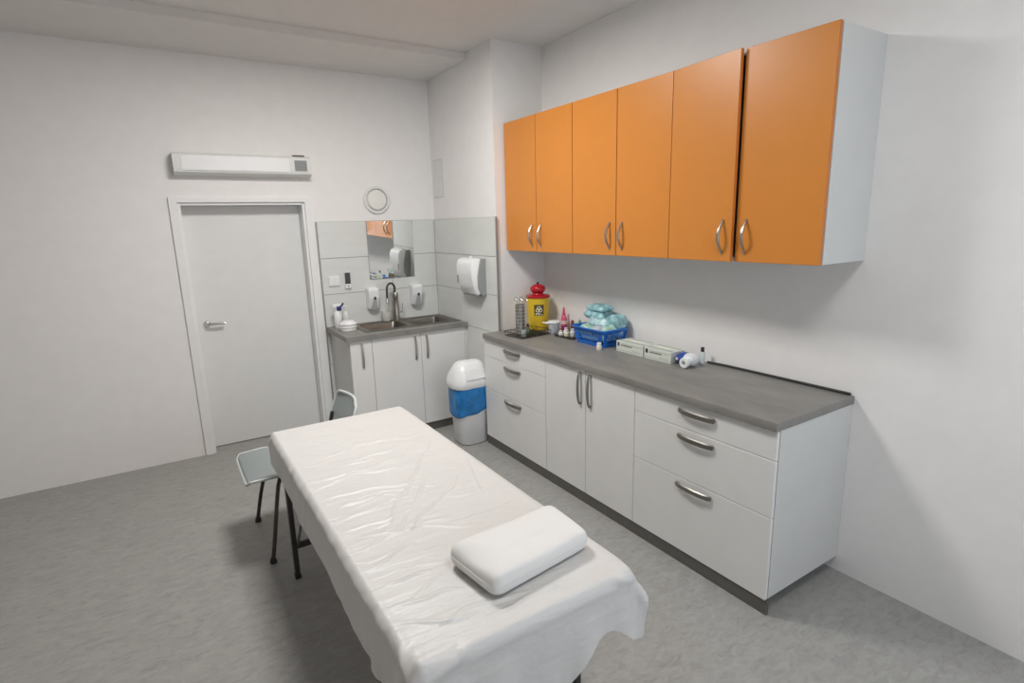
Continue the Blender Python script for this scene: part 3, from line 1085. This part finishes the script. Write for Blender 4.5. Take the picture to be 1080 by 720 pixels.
# second small wire tray with little white jars
wire_tray('small dark wire tray of white bottles beside the blue basket', .262, -1.615, .068, .10, .05, H, .018, .022)
for k, (x, y, r_, h_, lb_) in enumerate(((.225, -1.565, .017, .034, 'little white jar at the front of the small wire tray'),
                                      (.262, -1.580, .018, .052, 'tallest little white bottle on the small wire tray'),
                                      (.235, -1.620, .018, .044, 'cream-coloured little bottle in the middle of the small wire tray'),
                                      (.275, -1.640, .019, .050, 'little white bottle nearest the blue basket on the small wire tray'))):
    t = thing('little_bottle', lb_, 'bottle', (x, y, H + .006), 'little bottles on the small wire tray')
    q = B(); lathe(q, [(r_, 0), (r_ + .001, .003), (r_ + .001, h_ * .65), (r_ * .6, h_ * .8)], (x, y, H + .006), 16)
    obj('bottle', q, mat('cream_plastic', (.80, .74, .55), .4) if k == 2 else m_white_pl, t, smooth=True)
    q = B(); lathe(q, [(r_ * .68, h_ * .8), (r_ * .68, h_ * 1.1)], (x, y, H + .006), 14)
    obj('cap', q, m_offwhite, t, smooth=True)

# ---------------------------------------------------------------- blue basket
kx0, kx1, ky0, ky1 = .185, .405, -2.065, -1.745
t = thing('plastic_basket', 'blue perforated plastic basket full of packed masks on the worktop', 'basket', ((kx0 + kx1) / 2, (ky0 + ky1) / 2, H))
kcx, kcy, khx, khy = (kx0 + kx1) / 2, (ky0 + ky1) / 2, (kx1 - kx0) / 2, (ky1 - ky0) / 2
KH = .112


def kfac(z):
    return .86 + .14 * z / KH


q = B()
loft(q, [rrect(kcx, kcy, khx * .86, khy * .86, .02, H + .0006, 5), rrect(kcx, kcy, khx * .86, khy * .86, .02, H + .004, 5)])
# solid bands at the bottom and top, and corner posts
for z0, z1 in ((0.0006, .024), (.088, KH)):
    for e0, e1 in ((0, -.003),):
        La, Lb = [rrect(kcx, kcy, khx * kfac(z), khy * kfac(z), .03, H + z, 5) for z in (z0, z1)]
        Lc, Ld = [rrect(kcx, kcy, khx * kfac(z) - .003, khy * kfac(z) - .003, .028, H + z, 5) for z in (z1, z0)]
        loft(q, [La, Lb, Lc, Ld, La], cap0=False, cap1=False)


def kpt(side, s, z, e=0):
    f = kfac(z)
    if side == 0:
        return Vector((kcx - khx * f - e, kcy + s * khy * f, H + z))
    if side == 1:
        return Vector((kcx + khx * f + e, kcy + s * khy * f, H + z))
    if side == 2:
        return Vector((kcx + s * khx * f, kcy - khy * f - e, H + z))
    return Vector((kcx + s * khx * f, kcy + khy * f + e, H + z))


for side in range(4):
    nn = 15 if side < 2 else 11
    for k in range(nn + 1):
        s = -.86 + 1.72 * k / nn
        wdt = .0052
        if k in (0, 1, nn - 1, nn):
            wdt = .012
        tube(q, [kpt(side, s, .020, -.0015), kpt(side, s, .092, -.0015)], wdt * .5, 6)
    for z in (.042, .063):
        tube(q, [kpt(side, -.9, z, -.0015), kpt(side, .9, z, -.0015)], .0028, 6)
obj('basket_body', q, m_basket, t)
q = B()
L = rrect(kcx, kcy, khx + .008, khy + .008, .035, H + KH, 5)
tube(q, L + [L[0]], .006, 8)
obj('rim', q, m_basket, t, smooth=True)
# handle at the near end
q = B()
tube(q, [(kcx - .05, ky0 - .012, H + KH), (kcx - .045, ky0 - .018, H + KH - .03), (kcx + .045, ky0 - .018, H + KH - .03), (kcx + .05, ky0 - .012, H + KH)], .004, 8)
obj('handle', q, m_basket, t, smooth=True)

# packs in the basket: crinkled teal mask / cap packs
pack_mats = [mat('teal_film', (.33, .58, .62), .25, noise=(24, .25, (1, 1, 1)), bump=(30, .7, .01)),
             mat('pale_teal_film', (.52, .74, .76), .2, noise=(30, .22, (1, 1, 1)), bump=(36, .8, .01)),
             mat('mint_film', (.50, .74, .62), .3, noise=(20, .2, (1, 1, 1)), bump=(30, .6, .01)),
             mat('pale_lilac_film', (.60, .60, .68), .3, noise=(20, .2, (1, 1, 1)), bump=(30, .6, .01))]


def soft_pack(label, c, dims, rot, mm, seed, pw=.40):
    """pillow-like crinkled pouch with pinched ends"""
    rnd = random.Random(seed)
    q = B()
    nu, nv = 14, 10
    ph = [rnd.uniform(0, 6) for _ in range(6)]
    Mx = Matrix.Translation(c) @ Matrix.Rotation(rot[2], 4, 'Z') @ Matrix.Rotation(rot[1], 4, 'Y') @ Matrix.Rotation(rot[0], 4, 'X')
    grids = []
    for s in (-1, 1):
        G = []
        for i in range(nu + 1):
            row = []
            for j in range(nv + 1):
                u, v = -1 + 2 * i / nu, -1 + 2 * j / nv
                th = ((1 - abs(u) ** 3.2) * (1 - abs(v) ** 4)) ** pw
                z = s * dims[2] * (th + .03) * (1 + .22 * math.sin(5 * u + ph[0] + s) * math.sin(4 * v + ph[1]))
                x = dims[0] * u * (1 - .05 * math.sin(3 * v + ph[2]))
                y = dims[1] * v * (1 - .06 * math.sin(4 * u + ph[3]))
                row.append(q.verts.new(Mx @ Vector((x, y, z))))
            G.append(row)
        grids.append(G)
        for i in range(nu):
            for j in range(nv):
                q.faces.new((G[i][j], G[i + 1][j], G[i + 1][j + 1], G[i][j + 1]))
    a, b = grids
    for i in range(nu):
        q.faces.new((a[i][0], a[i + 1][0], b[i + 1][0], b[i][0]))
        q.faces.new((a[i][nv], a[i + 1][nv], b[i + 1][nv], b[i][nv]))
    for j in range(nv):
        q.faces.new((a[0][j], a[0][j + 1], b[0][j + 1], b[0][j]))
        q.faces.new((a[nu][j], a[nu][j + 1], b[nu][j + 1], b[nu][j]))
    return tag(obj('mask_pack', q, mm, smooth=True, angle=80), label, 'packet', 'packets heaped in the blue basket')


soft_pack('mint green packet low in the front left of the blue basket', (.255, -1.84, H + .088), (.055, .066, .030), (.12, -.25, .2), pack_mats[2], 1)
soft_pack('pale teal packet at the left end of the blue basket', (.325, -1.82, H + .080), (.045, .06, .050), (.1, .1, .1), pack_mats[1], 2)
soft_pack('pale lilac packet at the front rim of the blue basket', (.238, -1.945, H + .098), (.036, .036, .022), (.0, -.5, .1), pack_mats[3], 3)
soft_pack('green and white packet at the near end of the blue basket', (.275, -2.005, H + .095), (.055, .048, .034), (-.2, -.2, -.1), pack_mats[2], 4)
soft_pack('pale teal packet in the middle of the heap in the blue basket', (.320, -1.90, H + .140), (.062, .085, .036), (.05, -.1, .15), pack_mats[1], 5)
soft_pack('large teal packet lying upper left in the basket heap', (.335, -1.85, H + .182), (.062, .088, .030), (.08, -.06, .10), pack_mats[0], 6)
soft_pack('topmost teal packet of the heap in the blue basket', (.340, -1.852, H + .228), (.056, .084, .024), (.02, -.1, .05), pack_mats[0], 7)
soft_pack('teal packet leaning to the near side of the basket heap', (.345, -2.000, H + .140), (.055, .078, .052), (-.45, .1, .05), pack_mats[0], 8)
soft_pack('pale teal packet upright behind the near rim of the basket', (.352, -1.985, H + .085), (.040, .075, .050), (-.1, .1, .0), pack_mats[1], 9)
soft_pack('bluish packet at the far wall side deep inside the blue basket', (.30, -1.92, H + .045), (.085, .12, .035), (0, 0, 0), pack_mats[1], 10)

# small white cap bottle in front of the basket
ex, ey = .158, -2.055
t = thing('dropper_bottle', 'tiny white bottle with a cap in front of the blue basket corner', 'bottle', (ex, ey, H))
q = B(); lathe(q, [(.016, 0), (.0175, .003), (.0175, .024), (.012, .030)], (ex, ey, H), 18); obj('bottle', q, mat('cream_white', (.84, .76, .66), .4), t, smooth=True)
q = B(); lathe(q, [(.0145, .030), (.0145, .044), (.012, .046)], (ex, ey, H), 18); obj('cap', q, m_white_pl, t, smooth=True)

# glove boxes
for k, (y1, y0, lb_) in enumerate(((-2.145, -2.375, 'white glove box next to the blue basket'), (-2.385, -2.590, 'white glove box nearer the blue and white packet'))):
    x0, x1, h_ = .222, .345, .068
    t = thing('glove_box', lb_, 'glove box', ((x0 + x1) / 2, (y0 + y1) / 2, H), 'glove boxes on the worktop')
    q = B(); box(q, x0, x1, y0, y1, H + .0003, H + h_, .0015, seg=1); obj('carton', q, m_paper, t)
    q = B()
    box(q, x0 - .0006, x0, y0 + .012, y1 - .045, H + .050, H + .054)
    box(q, x0 - .0006, x0, y0 + .004, y1 - .004, H + .010, H + .013)
    box(q, x0 - .0006, x0, y0 + .02, y0 + .09, H + .020, H + .023)
    box(q, x0 + .012, x1 - .085, y0 + .01, y1 - .01, H + h_, H + h_ + .0006)
    box(q, x1 - .03, x1 - .012, y0 + .01, y1 - .01, H + h_, H + h_ + .0006)
    obj('printed_stripes', q, m_greencard, t)
    q = B()
    box(q, x0 - .0008, x0, y1 - .030, y1 - .012, H + .036, H + .060)
    for j in range(8):
        box(q, x0 - .0008, x0, y1 - .052 - j * .012, y1 - .044 - j * .012, H + .040, H + .047)
    obj('printed_text', q, m_ink if k else mat('dark_grey_print', (.07, .08, .09), .6), t)
    q = B()
    L1 = [Vector((v.x, v.y, H + h_ + .0002)) for v in rrect((x0 + x1) / 2, (y0 + y1) / 2, .018, .055, .017, 0, 6)]
    loft(q, [L1, [v + Vector((0, 0, .0012)) for v in L1]])
    obj('opening', q, mat('glove_cream', (.80, .78, .68), .6), t)

# packet of blue and white rolls, tape roll, small bottle
t = thing('bandage_packet', 'blue and white wrapped packet at the right end of the small items', 'packet', (.30, -2.70, H))
q = B()
n = 16
L = []
for k, s in enumerate((0, .1, .25, .5, .75, .9, 1)):
    rr_ = .030 * (1 - abs(2 * s - 1) ** 4) ** .5 + .006
    y = -2.598 - s * .125
    L.append([Vector((.285 + (rr_ * 1.35) * math.cos(2 * PI * j / n), y, H + .0365 + rr_ * math.sin(2 * PI * j / n))) for j in range(n)])
loft(q, L)
for f in q.faces:
    cc = f.calc_center_median()
    f.material_index = 0 if (cc.y > -2.648) else 1
obj('wrapped_rolls', q, [mat('blue_print_film', (.03, .07, .36), .25, bump=(40, .6, .006)), mat('white_film', (.76, .78, .80), .22, bump=(40, .6, .006))], t, smooth=True, angle=80)
q = B()
for j in range(3):
    box(q, .2395, .2412, -2.618 - j * .009, -2.612 - j * .009, H + .030, H + .044)
obj('printed_letters', q, m_white_pl, t)
q = B(); lathe(q, [(.013, -.012), (.027, -.012), (.029, -.008), (.029, .008), (.027, .012), (.013, .012), (.013, -.012)], (.222, -2.690, H + .0295), 28, axis='x', cap=False)
tag(obj('tape_roll', q, m_white_pl, smooth=True), 'white roll of tape standing on edge before the blue and white packet', 'tape roll')
q = B(); lathe(q, [(.013, 0), (.015, .002), (.015, .06), (.008, .07)], (.375, -2.685, H), 16)
t = thing('small_bottle', 'little clear bottle with a black cap behind the blue and white packet', 'bottle', (.375, -2.685, H))
obj('bottle', q, mat('clear_grey_plastic', (.6, .65, .66), .2), t, smooth=True)
q = B(); lathe(q, [(.010, .07), (.010, .095)], (.375, -2.685, H), 14); obj('cap', q, m_black, t, smooth=True)
q = B()
pts = [(.405, -2.70, H + .007), (.418, -2.80, H + .007), (.422, -3.1, H + .007), (.424, -3.47, H + .007)]
tube(q, pts, .0065, 8)
tag(obj('power_cable', q, m_black, smooth=True), 'black cable lying along the wall at the back of the long worktop', 'cable')

# ---------------------------------------------------------------- treatment bench
TX0, TX1, TY0, TY1, TZ = -1.800, -1.096, -3.652, -1.790, .695
t = thing('treatment_bench', 'treatment bench with dark folding metal legs standing under the white sheet', 'bench', ((TX0 + TX1) / 2, (TY0 + TY1) / 2, 0))
q = B(); box(q, TX0 + .013, TX1 - .013, TY0 + .013, TY1 - .013, .640, TZ - .006, .022, seg=3); obj('padded_top', q, m_vinyl, t, smooth=True)
q = B(); box(q, TX0 + .02, TX1 - .02, TY0 + .02, TY1 - .02, .60, .6445, .004); obj('table_frame', q, m_leg, t)
for yl, sgn in ((-2.02, -1), (-3.39, 1)):
    for xl in (-1.780, -1.118):
        q = B(); box(q, xl - .012, xl + .012, yl - .017, yl + .017, .02, .60, .004)
        lo_ = obj('leg', q, m_leg, t)
        q = B(); box(q, xl - .014, xl + .014, yl - .020, yl + .020, .0005, .022, .003); obj('foot_cap', q, m_black, lo_)
        q = B(); tube(q, [(xl + (.016 if xl < -1.4 else -.016), yl, .17), (xl + (.016 if xl < -1.4 else -.016), yl + sgn * .36, .60)], .007, 8)
        obj('brace', q, m_nickel_dark, t, smooth=True)
        q = B(); lathe(q, [(.010, 0), (.013, .004), (.013, .014), (.008, .018)], (xl + .010, yl, .40), 12, axis='x')
        obj('knob', q, m_black, t, smooth=True)
    q = B(); box(q, -1.768, -1.130, yl - .008, yl + .008, .155, .185, .002)
    obj('cross_bar', q, m_leg, t)


# sheet: small position-based cloth solve, then creases
def make_sheet():
    cell = .02
    # bench local frame: rest coordinates u (x), v (y)
    HL, HR, HF, HN = .24, .075, .03, .36
    us = np.arange(TX0 - HL, TX1 + HR + .001, cell)
    vs = np.arange(TY0 - HN, TY1 + HF + .001, cell)
    nu, nv = len(us), len(vs)
    U, Vv = np.meshgrid(us, vs, indexing='ij')
    P = np.stack([U, Vv, np.full_like(U, TZ + .012)], -1)
    rng = np.random.RandomState(3)
    # keep mask: wavy near hem
    keep = np.ones((nu, nv), bool)

    P[..., 2] += rng.rand(nu, nv) * .001
    inv = keep.astype(float)
    # initial drape: rotate the margins down a little so they fall outwards
    for a_ in range(1):
        d = np.maximum(TY0 - Vv, 0)
        P[..., 2] -= d * .7
        P[..., 1] += d * .3
        d = np.maximum(TX0 - U, 0)
        P[..., 2] -= d * .7
        P[..., 0] += d * .3
        d = np.maximum(U - TX1, 0)
        P[..., 2] -= d * .6
        P[..., 0] -= d * .25
    prev = P.copy()
    cons = []
    for di, dj, st in ((1, 0, 1.), (0, 1, 1.), (1, 1, .55), (1, -1, .55), (3, 0, .22), (0, 3, .22)):
        L = cell * math.hypot(di, dj)
        i0 = slice(0, nu - di)
        i1 = slice(di, nu)
        if dj >= 0:
            j0, j1 = slice(0, nv - dj), slice(dj, nv)
        else:
            j0, j1 = slice(-dj, nv), slice(0, nv + dj)
        wm = (keep[i0, j0] & keep[i1, j1]).astype(float)
        cons.append((i0, j0, i1, j1, L, st, wm))
    cnt = np.zeros((nu, nv))
    for i0, j0, i1, j1, L, st, wm in cons:
        cnt[i0, j0] += wm
        cnt[i1, j1] += wm
    cnt = np.maximum(cnt, 1)
    cx, cy = (TX0 + TX1) / 2, (TY0 + TY1) / 2
    hx, hy = (TX1 - TX0) / 2, (TY1 - TY0) / 2
    rad = .013
    zt = TZ + .003
    for it in range(260):
        vel = (P - prev) * .965
        prev = P.copy()
        P = P + vel
        P[..., 2] -= .00035
        for sub in range(7):
            acc = np.zeros_like(P)
            for i0, j0, i1, j1, L, st, wm in cons:
                d = P[i1, j1] - P[i0, j0]
                l = np.linalg.norm(d, axis=-1) + 1e-9
                c = (d * ((l - L) / l * .5 * st * wm)[..., None])
                acc[i0, j0] += c
                acc[i1, j1] -= c
            P = P + acc / cnt[..., None] * 1.7
            # rounded-box collision (bench edges)
            qx = np.abs(P[..., 0] - cx) - (hx - rad)
            qy = np.abs(P[..., 1] - cy) - (hy - rad)
            qz = P[..., 2] - (zt - rad)
            ax, ay, az = np.maximum(qx, 0), np.maximum(qy, 0), np.maximum(qz, 0)
            ln = np.sqrt(ax ** 2 + ay ** 2 + az ** 2) + 1e-9
            inside = (qx < rad) & (qy < rad) & (qz < rad) & (ln < rad)
            deep = inside & (ln < 1e-6)
            push = np.where(inside & ~deep, rad - ln, 0)
            P[..., 0] += push * ax / ln * np.sign(P[..., 0] - cx)
            P[..., 1] += push * ay / ln * np.sign(P[..., 1] - cy)
            P[..., 2] += push * az / ln
            # deep ones: closest of sides / top
            dx, dy, dz = -qx + rad, -qy + rad, -qz + rad
            mx = deep & (dx <= dy) & (dx <= dz)
            my = deep & (dy < dx) & (dy <= dz)
            mz = deep & ~mx & ~my
            P[..., 0] += np.where(mx, dx, 0) * np.sign(P[..., 0] - cx)
            P[..., 1] += np.where(my, dy, 0) * np.sign(P[..., 1] - cy)
            P[..., 2] += np.where(mz, dz, 0)
        # friction on the top
        on = (np.abs(P[..., 0] - cx) < hx - .03) & (np.abs(P[..., 1] - cy) < hy - .03) & (P[..., 2] < zt + .01)
        P[..., 0] = np.where(on, prev[..., 0], P[..., 0])
        P[..., 1] = np.where(on, prev[..., 1], P[..., 1])
    # fine surface sampled on a grid whose borders follow the wavy hems
    def cr(A, f, ax):
        n0 = A.shape[ax]
        i = np.clip(f.astype(int), 0, n0 - 2)
        t = f - i
        return i, t, n0

    def sample(uq, vq):
        fi = np.clip((uq - us[0]) / cell, 0, nu - 1.001)
        fj = np.clip((vq - vs[0]) / cell, 0, nv - 1.001)
        i0 = fi.astype(int); j0 = fj.astype(int)
        tu = fi - i0; tv = fj - j0

        def wts(t):
            return (.5 * (-t + 2 * t ** 2 - t ** 3), .5 * (2 - 5 * t ** 2 + 3 * t ** 3), .5 * (t + 4 * t ** 2 - 3 * t ** 3), .5 * (-t ** 2 + t ** 3))
        wu, wv = wts(tu), wts(tv)
        out = np.zeros(uq.shape + (3,))
        for a in range(4):
            ia = np.clip(i0 + a - 1, 0, nu - 1)
            for b in range(4):
                jb = np.clip(j0 + b - 1, 0, nv - 1)
                out += P[ia, jb] * (wu[a] * wv[b])[..., None]
        return out
    st = .0045
    nL, nC, nR = 26, int((TX1 - TX0) / st), int(HR / st)
    un = np.concatenate([np.linspace(-1, 0, nL, endpoint=False), np.linspace(0, 1, nC, endpoint=False), np.linspace(1, 2, nR + 1)])
    nN, nM, nF = 62, int((TY1 - TY0) / st), int(HF / st)
    vn = np.concatenate([np.linspace(-1, 0, nN, endpoint=False), np.linspace(0, 1, nM, endpoint=False), np.linspace(1, 2, nF + 1)])
    UN, VN = np.meshgrid(un, vn, indexing='ij')
    vq = np.where(VN < 0, TY0, np.where(VN < 1, TY0 + VN * (TY1 - TY0), TY1 + (VN - 1) * HF))
    hL = .145 + .025 * np.clip((TY1 - vq) / 1.2, 0, 1) + .006 * np.sin(vq * 7) + .003 * np.sin(vq * 23)
    uq = np.where(UN < 0, TX0 + UN * hL, np.where(UN < 1, TX0 + UN * (TX1 - TX0), TX1 + (UN - 1) * HR))
    sf = (uq - TX0) / (TX1 - TX0)
    hN = np.interp(sf, [-.2, 0, .3, .5, .60, .66, .71, .76, .80, .84, .88, .92, .96, 1.0, 1.06, 1.2],
                   [.30, .30, .29, .265, .235, .205, .172, .140, .122, .113, .113, .121, .138, .158, .170, .165])
    vq = np.where(VN < 0, TY0 + VN * hN, vq)
    Q = sample(uq, vq)
    K = np.ones((Q.shape[0] - 1, Q.shape[1] - 1), bool)
    # crease ridges on the top: segments in bench plan (x,y)
    X, Y = Q[..., 0], Q[..., 1]
    top = np.clip((Q[..., 2] - (TZ - .02)) / .02, 0, 1)
    add = np.zeros_like(X)
    segs = [((-1.79, -2.49), (-1.30, -2.60), .0042), ((-1.80, -2.60), (-1.22, -2.42), .0045), ((-1.78, -2.68), (-1.35, -2.74), .004),
            ((-1.76, -2.30), (-1.25, -2.22), .0028), ((-1.70, -2.10), (-1.30, -2.02), .0020), ((-1.74, -2.86), (-1.45, -2.84), .0034),
            ((-1.76, -2.94), (-1.48, -2.96), .0032), ((-1.74, -3.08), (-1.52, -3.03), .0036), ((-1.66, -3.05), (-1.15, -2.35), .0036),
            ((-1.62, -3.12), (-1.22, -2.78), .0032), ((-1.76, -3.20), (-1.58, -3.16), .004), ((-1.74, -3.30), (-1.60, -3.33), .0045),
            ((-1.76, -3.40), (-1.56, -3.45), .004), ((-1.70, -3.52), (-1.40, -3.56), .004), ((-1.77, -3.46), (-1.56, -3.58), .0045),
            ((-1.50, -2.95), (-1.35, -2.70), .003), ((-1.25, -3.0), (-1.12, -2.6), .0026), ((-1.45, -2.50), (-1.12, -2.46), .003),
            ((-1.68, -1.95), (-1.42, -1.93), .0015), ((-1.40, -3.10), (-1.15, -3.13), .003), ((-1.72, -3.00), (-1.35, -3.16), .003),
            ((-1.55, -2.20), (-1.15, -2.30), .002), ((-1.60, -2.42), (-1.2, -2.33), .003), ((-1.7, -2.77), (-1.5, -2.80), .003)]
    rr = np.random.RandomState(8)
    for s_ in range(26):
        x0 = rr.uniform(-1.79, -1.35); y0 = rr.uniform(-3.6, -2.3)
        ln = rr.uniform(.08, .3); an = rr.normal(.05, .28)
        segs.append(((x0, y0), (x0 + ln * math.cos(an), y0 + ln * math.sin(an)), rr.uniform(.0012, .0030)))
    wob = .012 * np.sin(X * 17 + 1.3 * np.sin(Y * 9)) + .006 * np.sin(X * 41 + Y * 7)
    for (a, b, h_) in segs:
        a = np.array(a); b = np.array(b)
        d = b - a; L = np.linalg.norm(d); d = d / L
        s = (X - a[0]) * d[0] + (Y + wob - a[1]) * d[1]
        e = -(X - a[0]) * d[1] + (Y + wob - a[1]) * d[0]
        tt = np.clip(s / L, 0, 1)
        env = np.where((s > 0) & (s < L), np.sin(PI * tt) ** .6, 0)
        add += h_ * 1.5 * env * np.exp(-(e / .0058) ** 2)
    Q[..., 2] += np.maximum(add, -.0022) * top + .0015 * top
    # uneven ripples along the left hanging side
    side = np.clip((TX0 + .012 - Q[..., 0]) / .015, 0, 1)
    drop = np.clip((TZ - Q[..., 2]) / .1, 0, 1)
    Yq = Q[..., 1]
    rip = .0016 * np.sin(Yq * 27 + 2 * np.sin(Yq * 11)) + .0010 * np.sin(Yq * 67 + Q[..., 2] * 25) + .005 * drop * np.sin(Yq * 10 + 1)
    Q[..., 0] -= side * np.maximum(rip + .002, 0)
    idx = -np.ones(Q.shape[:2], int)
    used = np.zeros(Q.shape[:2], bool)
    used[:-1, :-1] |= K; used[1:, :-1] |= K; used[:-1, 1:] |= K; used[1:, 1:] |= K
    idx[used] = np.arange(used.sum())
    verts = Q[used]
    ii, jj = np.nonzero(K)
    faces = np.stack([idx[ii, jj], idx[ii + 1, jj], idx[ii + 1, jj + 1], idx[ii, jj + 1]], -1)
    me = bpy.data.meshes.new('bench_sheet')
    org = np.array([cx, cy, TZ])
    me.from_pydata((verts - org).tolist(), [], faces.tolist())
    me.materials.append(m_sheet)
    for p in me.polygons:
        p.use_smooth = True
    o = bpy.data.objects.new('bench_sheet', me)
    COL.objects.link(o)
    o.location = org
    return o


sh = make_sheet()
tag(sh, 'creased white disposable sheet draped over the treatment bench, hanging low at the near end', 'sheet')

# pillow: wedge-like pad with rounded corners, seam lines
PC = [Vector((-1.545, -3.285, 0)), Vector((-1.515, -3.535, 0)), Vector((-1.150, -3.500, 0)), Vector((-1.160, -3.215, 0))]
PC = [Vector((-1.545, -3.318, 0)), Vector((-1.516, -3.545, 0)), Vector((-1.148, -3.498, 0)), Vector((-1.144, -3.290, 0))]
zb = TZ + .010


def pill_loop(ins, z, crown=0.0, r=.035, n=6):
    c = sum(PC, Vector()) / 4
    out = []
    for k in range(4):
        p_, a_, b_ = PC[k], PC[k - 1], PC[(k + 1) % 4]
        da, db = (a_ - p_).normalized(), (b_ - p_).normalized()
        q0 = p_ + (da + db) * ins
        s, e_ = q0 + da * r, q0 + db * r
        for j in range(n + 1):
            t_ = j / n
            v = s * (1 - t_) ** 2 + q0 * 2 * t_ * (1 - t_) + e_ * t_ ** 2
            out.append(v)
        nxt = PC[(k + 1) % 4] + ((PC[k] - PC[(k + 1) % 4]).normalized() + (PC[(k + 2) % 4] - PC[(k + 1) % 4]).normalized()) * ins
        for j in range(1, 6):
            out.append(e_.lerp(nxt - (nxt - q0).normalized() * r, j / 6))
    for i, v in enumerate(out):
        # sides bulge slightly, top is highest along the far half
        v.z = z + crown * (.6 + .4 * math.sin(i * .9)) * 0
    return [Vector((v.x, v.y, v.z)) for v in out]


q = B()
LP = []
for ins, z in ((.012, 0), (.002, .005), (-.003, .018), (-.003, .040), (.001, .052), (.008, .060), (.022, .066), (.045, .070), (.068, .072), (.084, .0725)):
    LP.append(pill_loop(ins, zb + z, r=.032 if ins < .04 else .008))
loft(q, LP)
for v in q.verts:
    h_ = (v.co.z - zb) / .09
    v.co.z += h_ * (.004 * math.sin(v.co.x * 21 + 1) + .004 * math.sin(v.co.y * 26) + .0025 * math.sin(v.co.x * 60 + v.co.y * 40))
t = thing('head_pillow', 'flat white head pillow lying on the near end of the sheeted bench', 'pillow', (-1.34, -3.38, zb))
pb = obj('pillow_pad', q, m_pillow, t, smooth=True, angle=80)
md = pb.modifiers.new('soft', 'SUBSURF'); md.levels = 1; md.render_levels = 2
q = B()
sm = pill_loop(-.0035, zb + .034, r=.04)
tube(q, sm + [sm[0]], .0016, 6)
obj('seam', q, m_pillow, t, smooth=True)

# ---------------------------------------------------------------- grey chair behind the bench
t = thing('plastic_chair', 'grey plastic chair with dark bent metal legs between the bench and the door', 'chair', (-1.67, -1.57, 0))
# seat faces -x; backrest on the +x side
SZ = .445
prof = [(-1.930, SZ - .018), (-1.915, SZ), (-1.80, SZ + .004), (-1.66, SZ - .008), (-1.55, SZ - .006), (-1.485, SZ + .015), (-1.45, SZ + .06)]
ycs = -1.570
q = B()
rows = []
for i, (x, z) in enumerate(prof):
    hw = (.19, .215, .225, .225, .215, .205, .19)[i]
    rows.append([(x, ycs + s * hw, z + .012 * (abs(s) ** 3)) for s in (-1, -.85, -.5, 0, .5, .85, 1)])


def sheet_solid(q, rows, th, nrm_z=True):
    top = [[q.verts.new(c) for c in r] for r in rows]
    bot = [[q.verts.new((c[0] + (0 if nrm_z else th), c[1], c[2] - (th if nrm_z else 0))) for c in r] for r in rows]
    n, m_ = len(rows), len(rows[0])
    for i in range(n - 1):
        for j in range(m_ - 1):
            q.faces.new((top[i][j], top[i + 1][j], top[i + 1][j + 1], top[i][j + 1]))
            q.faces.new((bot[i][j], bot[i][j + 1], bot[i + 1][j + 1], bot[i + 1][j]))
    for i in range(n - 1):
        for j in (0, m_ - 1):
            q.faces.new((top[i][j], top[i + 1][j], bot[i + 1][j], bot[i][j]))
    for j in range(m_ - 1):
        for i in (0, n - 1):
            q.faces.new((top[i][j], top[i][j + 1], bot[i][j + 1], bot[i][j]))


sheet_solid(q, rows, .012)
so = obj('seat', q, m_chair, t, smooth=True, angle=60)
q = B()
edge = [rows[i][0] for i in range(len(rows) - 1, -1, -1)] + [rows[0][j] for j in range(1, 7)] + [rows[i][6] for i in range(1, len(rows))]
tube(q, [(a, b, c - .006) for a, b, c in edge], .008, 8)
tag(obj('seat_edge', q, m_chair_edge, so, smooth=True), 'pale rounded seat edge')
q = B()
rows2 = []
BT = .737
for i, s in enumerate((0, .12, .3, .5, .7, .85, .94, 1)):
    z = .535 + (BT - .535) * s
    x = -1.425 + .085 * s
    hw = (.17, .18, .188, .192, .192, .188, .178, .150)[i]
    rows2.append([(x + .03 * (1 - a * a) , ycs + a * hw, z) for a in (-1, -.8, -.4, 0, .4, .8, 1)])
sheet_solid(q, rows2, .010, False)
bo = obj('backrest', q, m_chair, t, smooth=True, angle=60)
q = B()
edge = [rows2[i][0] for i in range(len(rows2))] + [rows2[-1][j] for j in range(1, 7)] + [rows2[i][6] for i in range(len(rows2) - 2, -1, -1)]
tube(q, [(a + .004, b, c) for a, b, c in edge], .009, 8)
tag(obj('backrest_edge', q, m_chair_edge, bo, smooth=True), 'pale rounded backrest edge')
for s in (-1, 1):
    q = B()
    tube(q, [(-1.47, ycs + s * .15, .43), (-1.445, ycs + s * .15, .47), (-1.415, ycs + s * .15, .54), (-1.395, ycs + s * .15, .62)], .010, 10)
    obj('back_support', q, m_leg, t, smooth=True)
    for xa, xb in ((-1.76, -1.860), (-1.56, -1.44)):
        q = B()
        pts = []
        for k in range(9):
            u = k / 8
            pts.append((xa + (xb - xa) * (u * .55 + .45 * u ** .5), ycs + s * (.15 + .10 * math.sin(u * PI / 2)), .430 - u * .41))
        tube(q, pts, .0105, 10)
        lg = obj('leg', q, m_leg, t, smooth=True)
        q = B(); lathe(q, [(.017, 0.0005), (.018, .004), (.015, .022), (.012, .03)], (xb, ycs + s * .25, 0), 12)
        obj('foot_cap', q, m_black, lg, smooth=True)
q = B(); tube(q, [(-1.76, ycs - .16, .425), (-1.76, ycs + .16, .425)], .009, 8); tube(q, [(-1.56, ycs - .16, .425), (-1.56, ycs + .16, .425)], .009, 8)
obj('under_frame', q, m_leg, t, smooth=True)
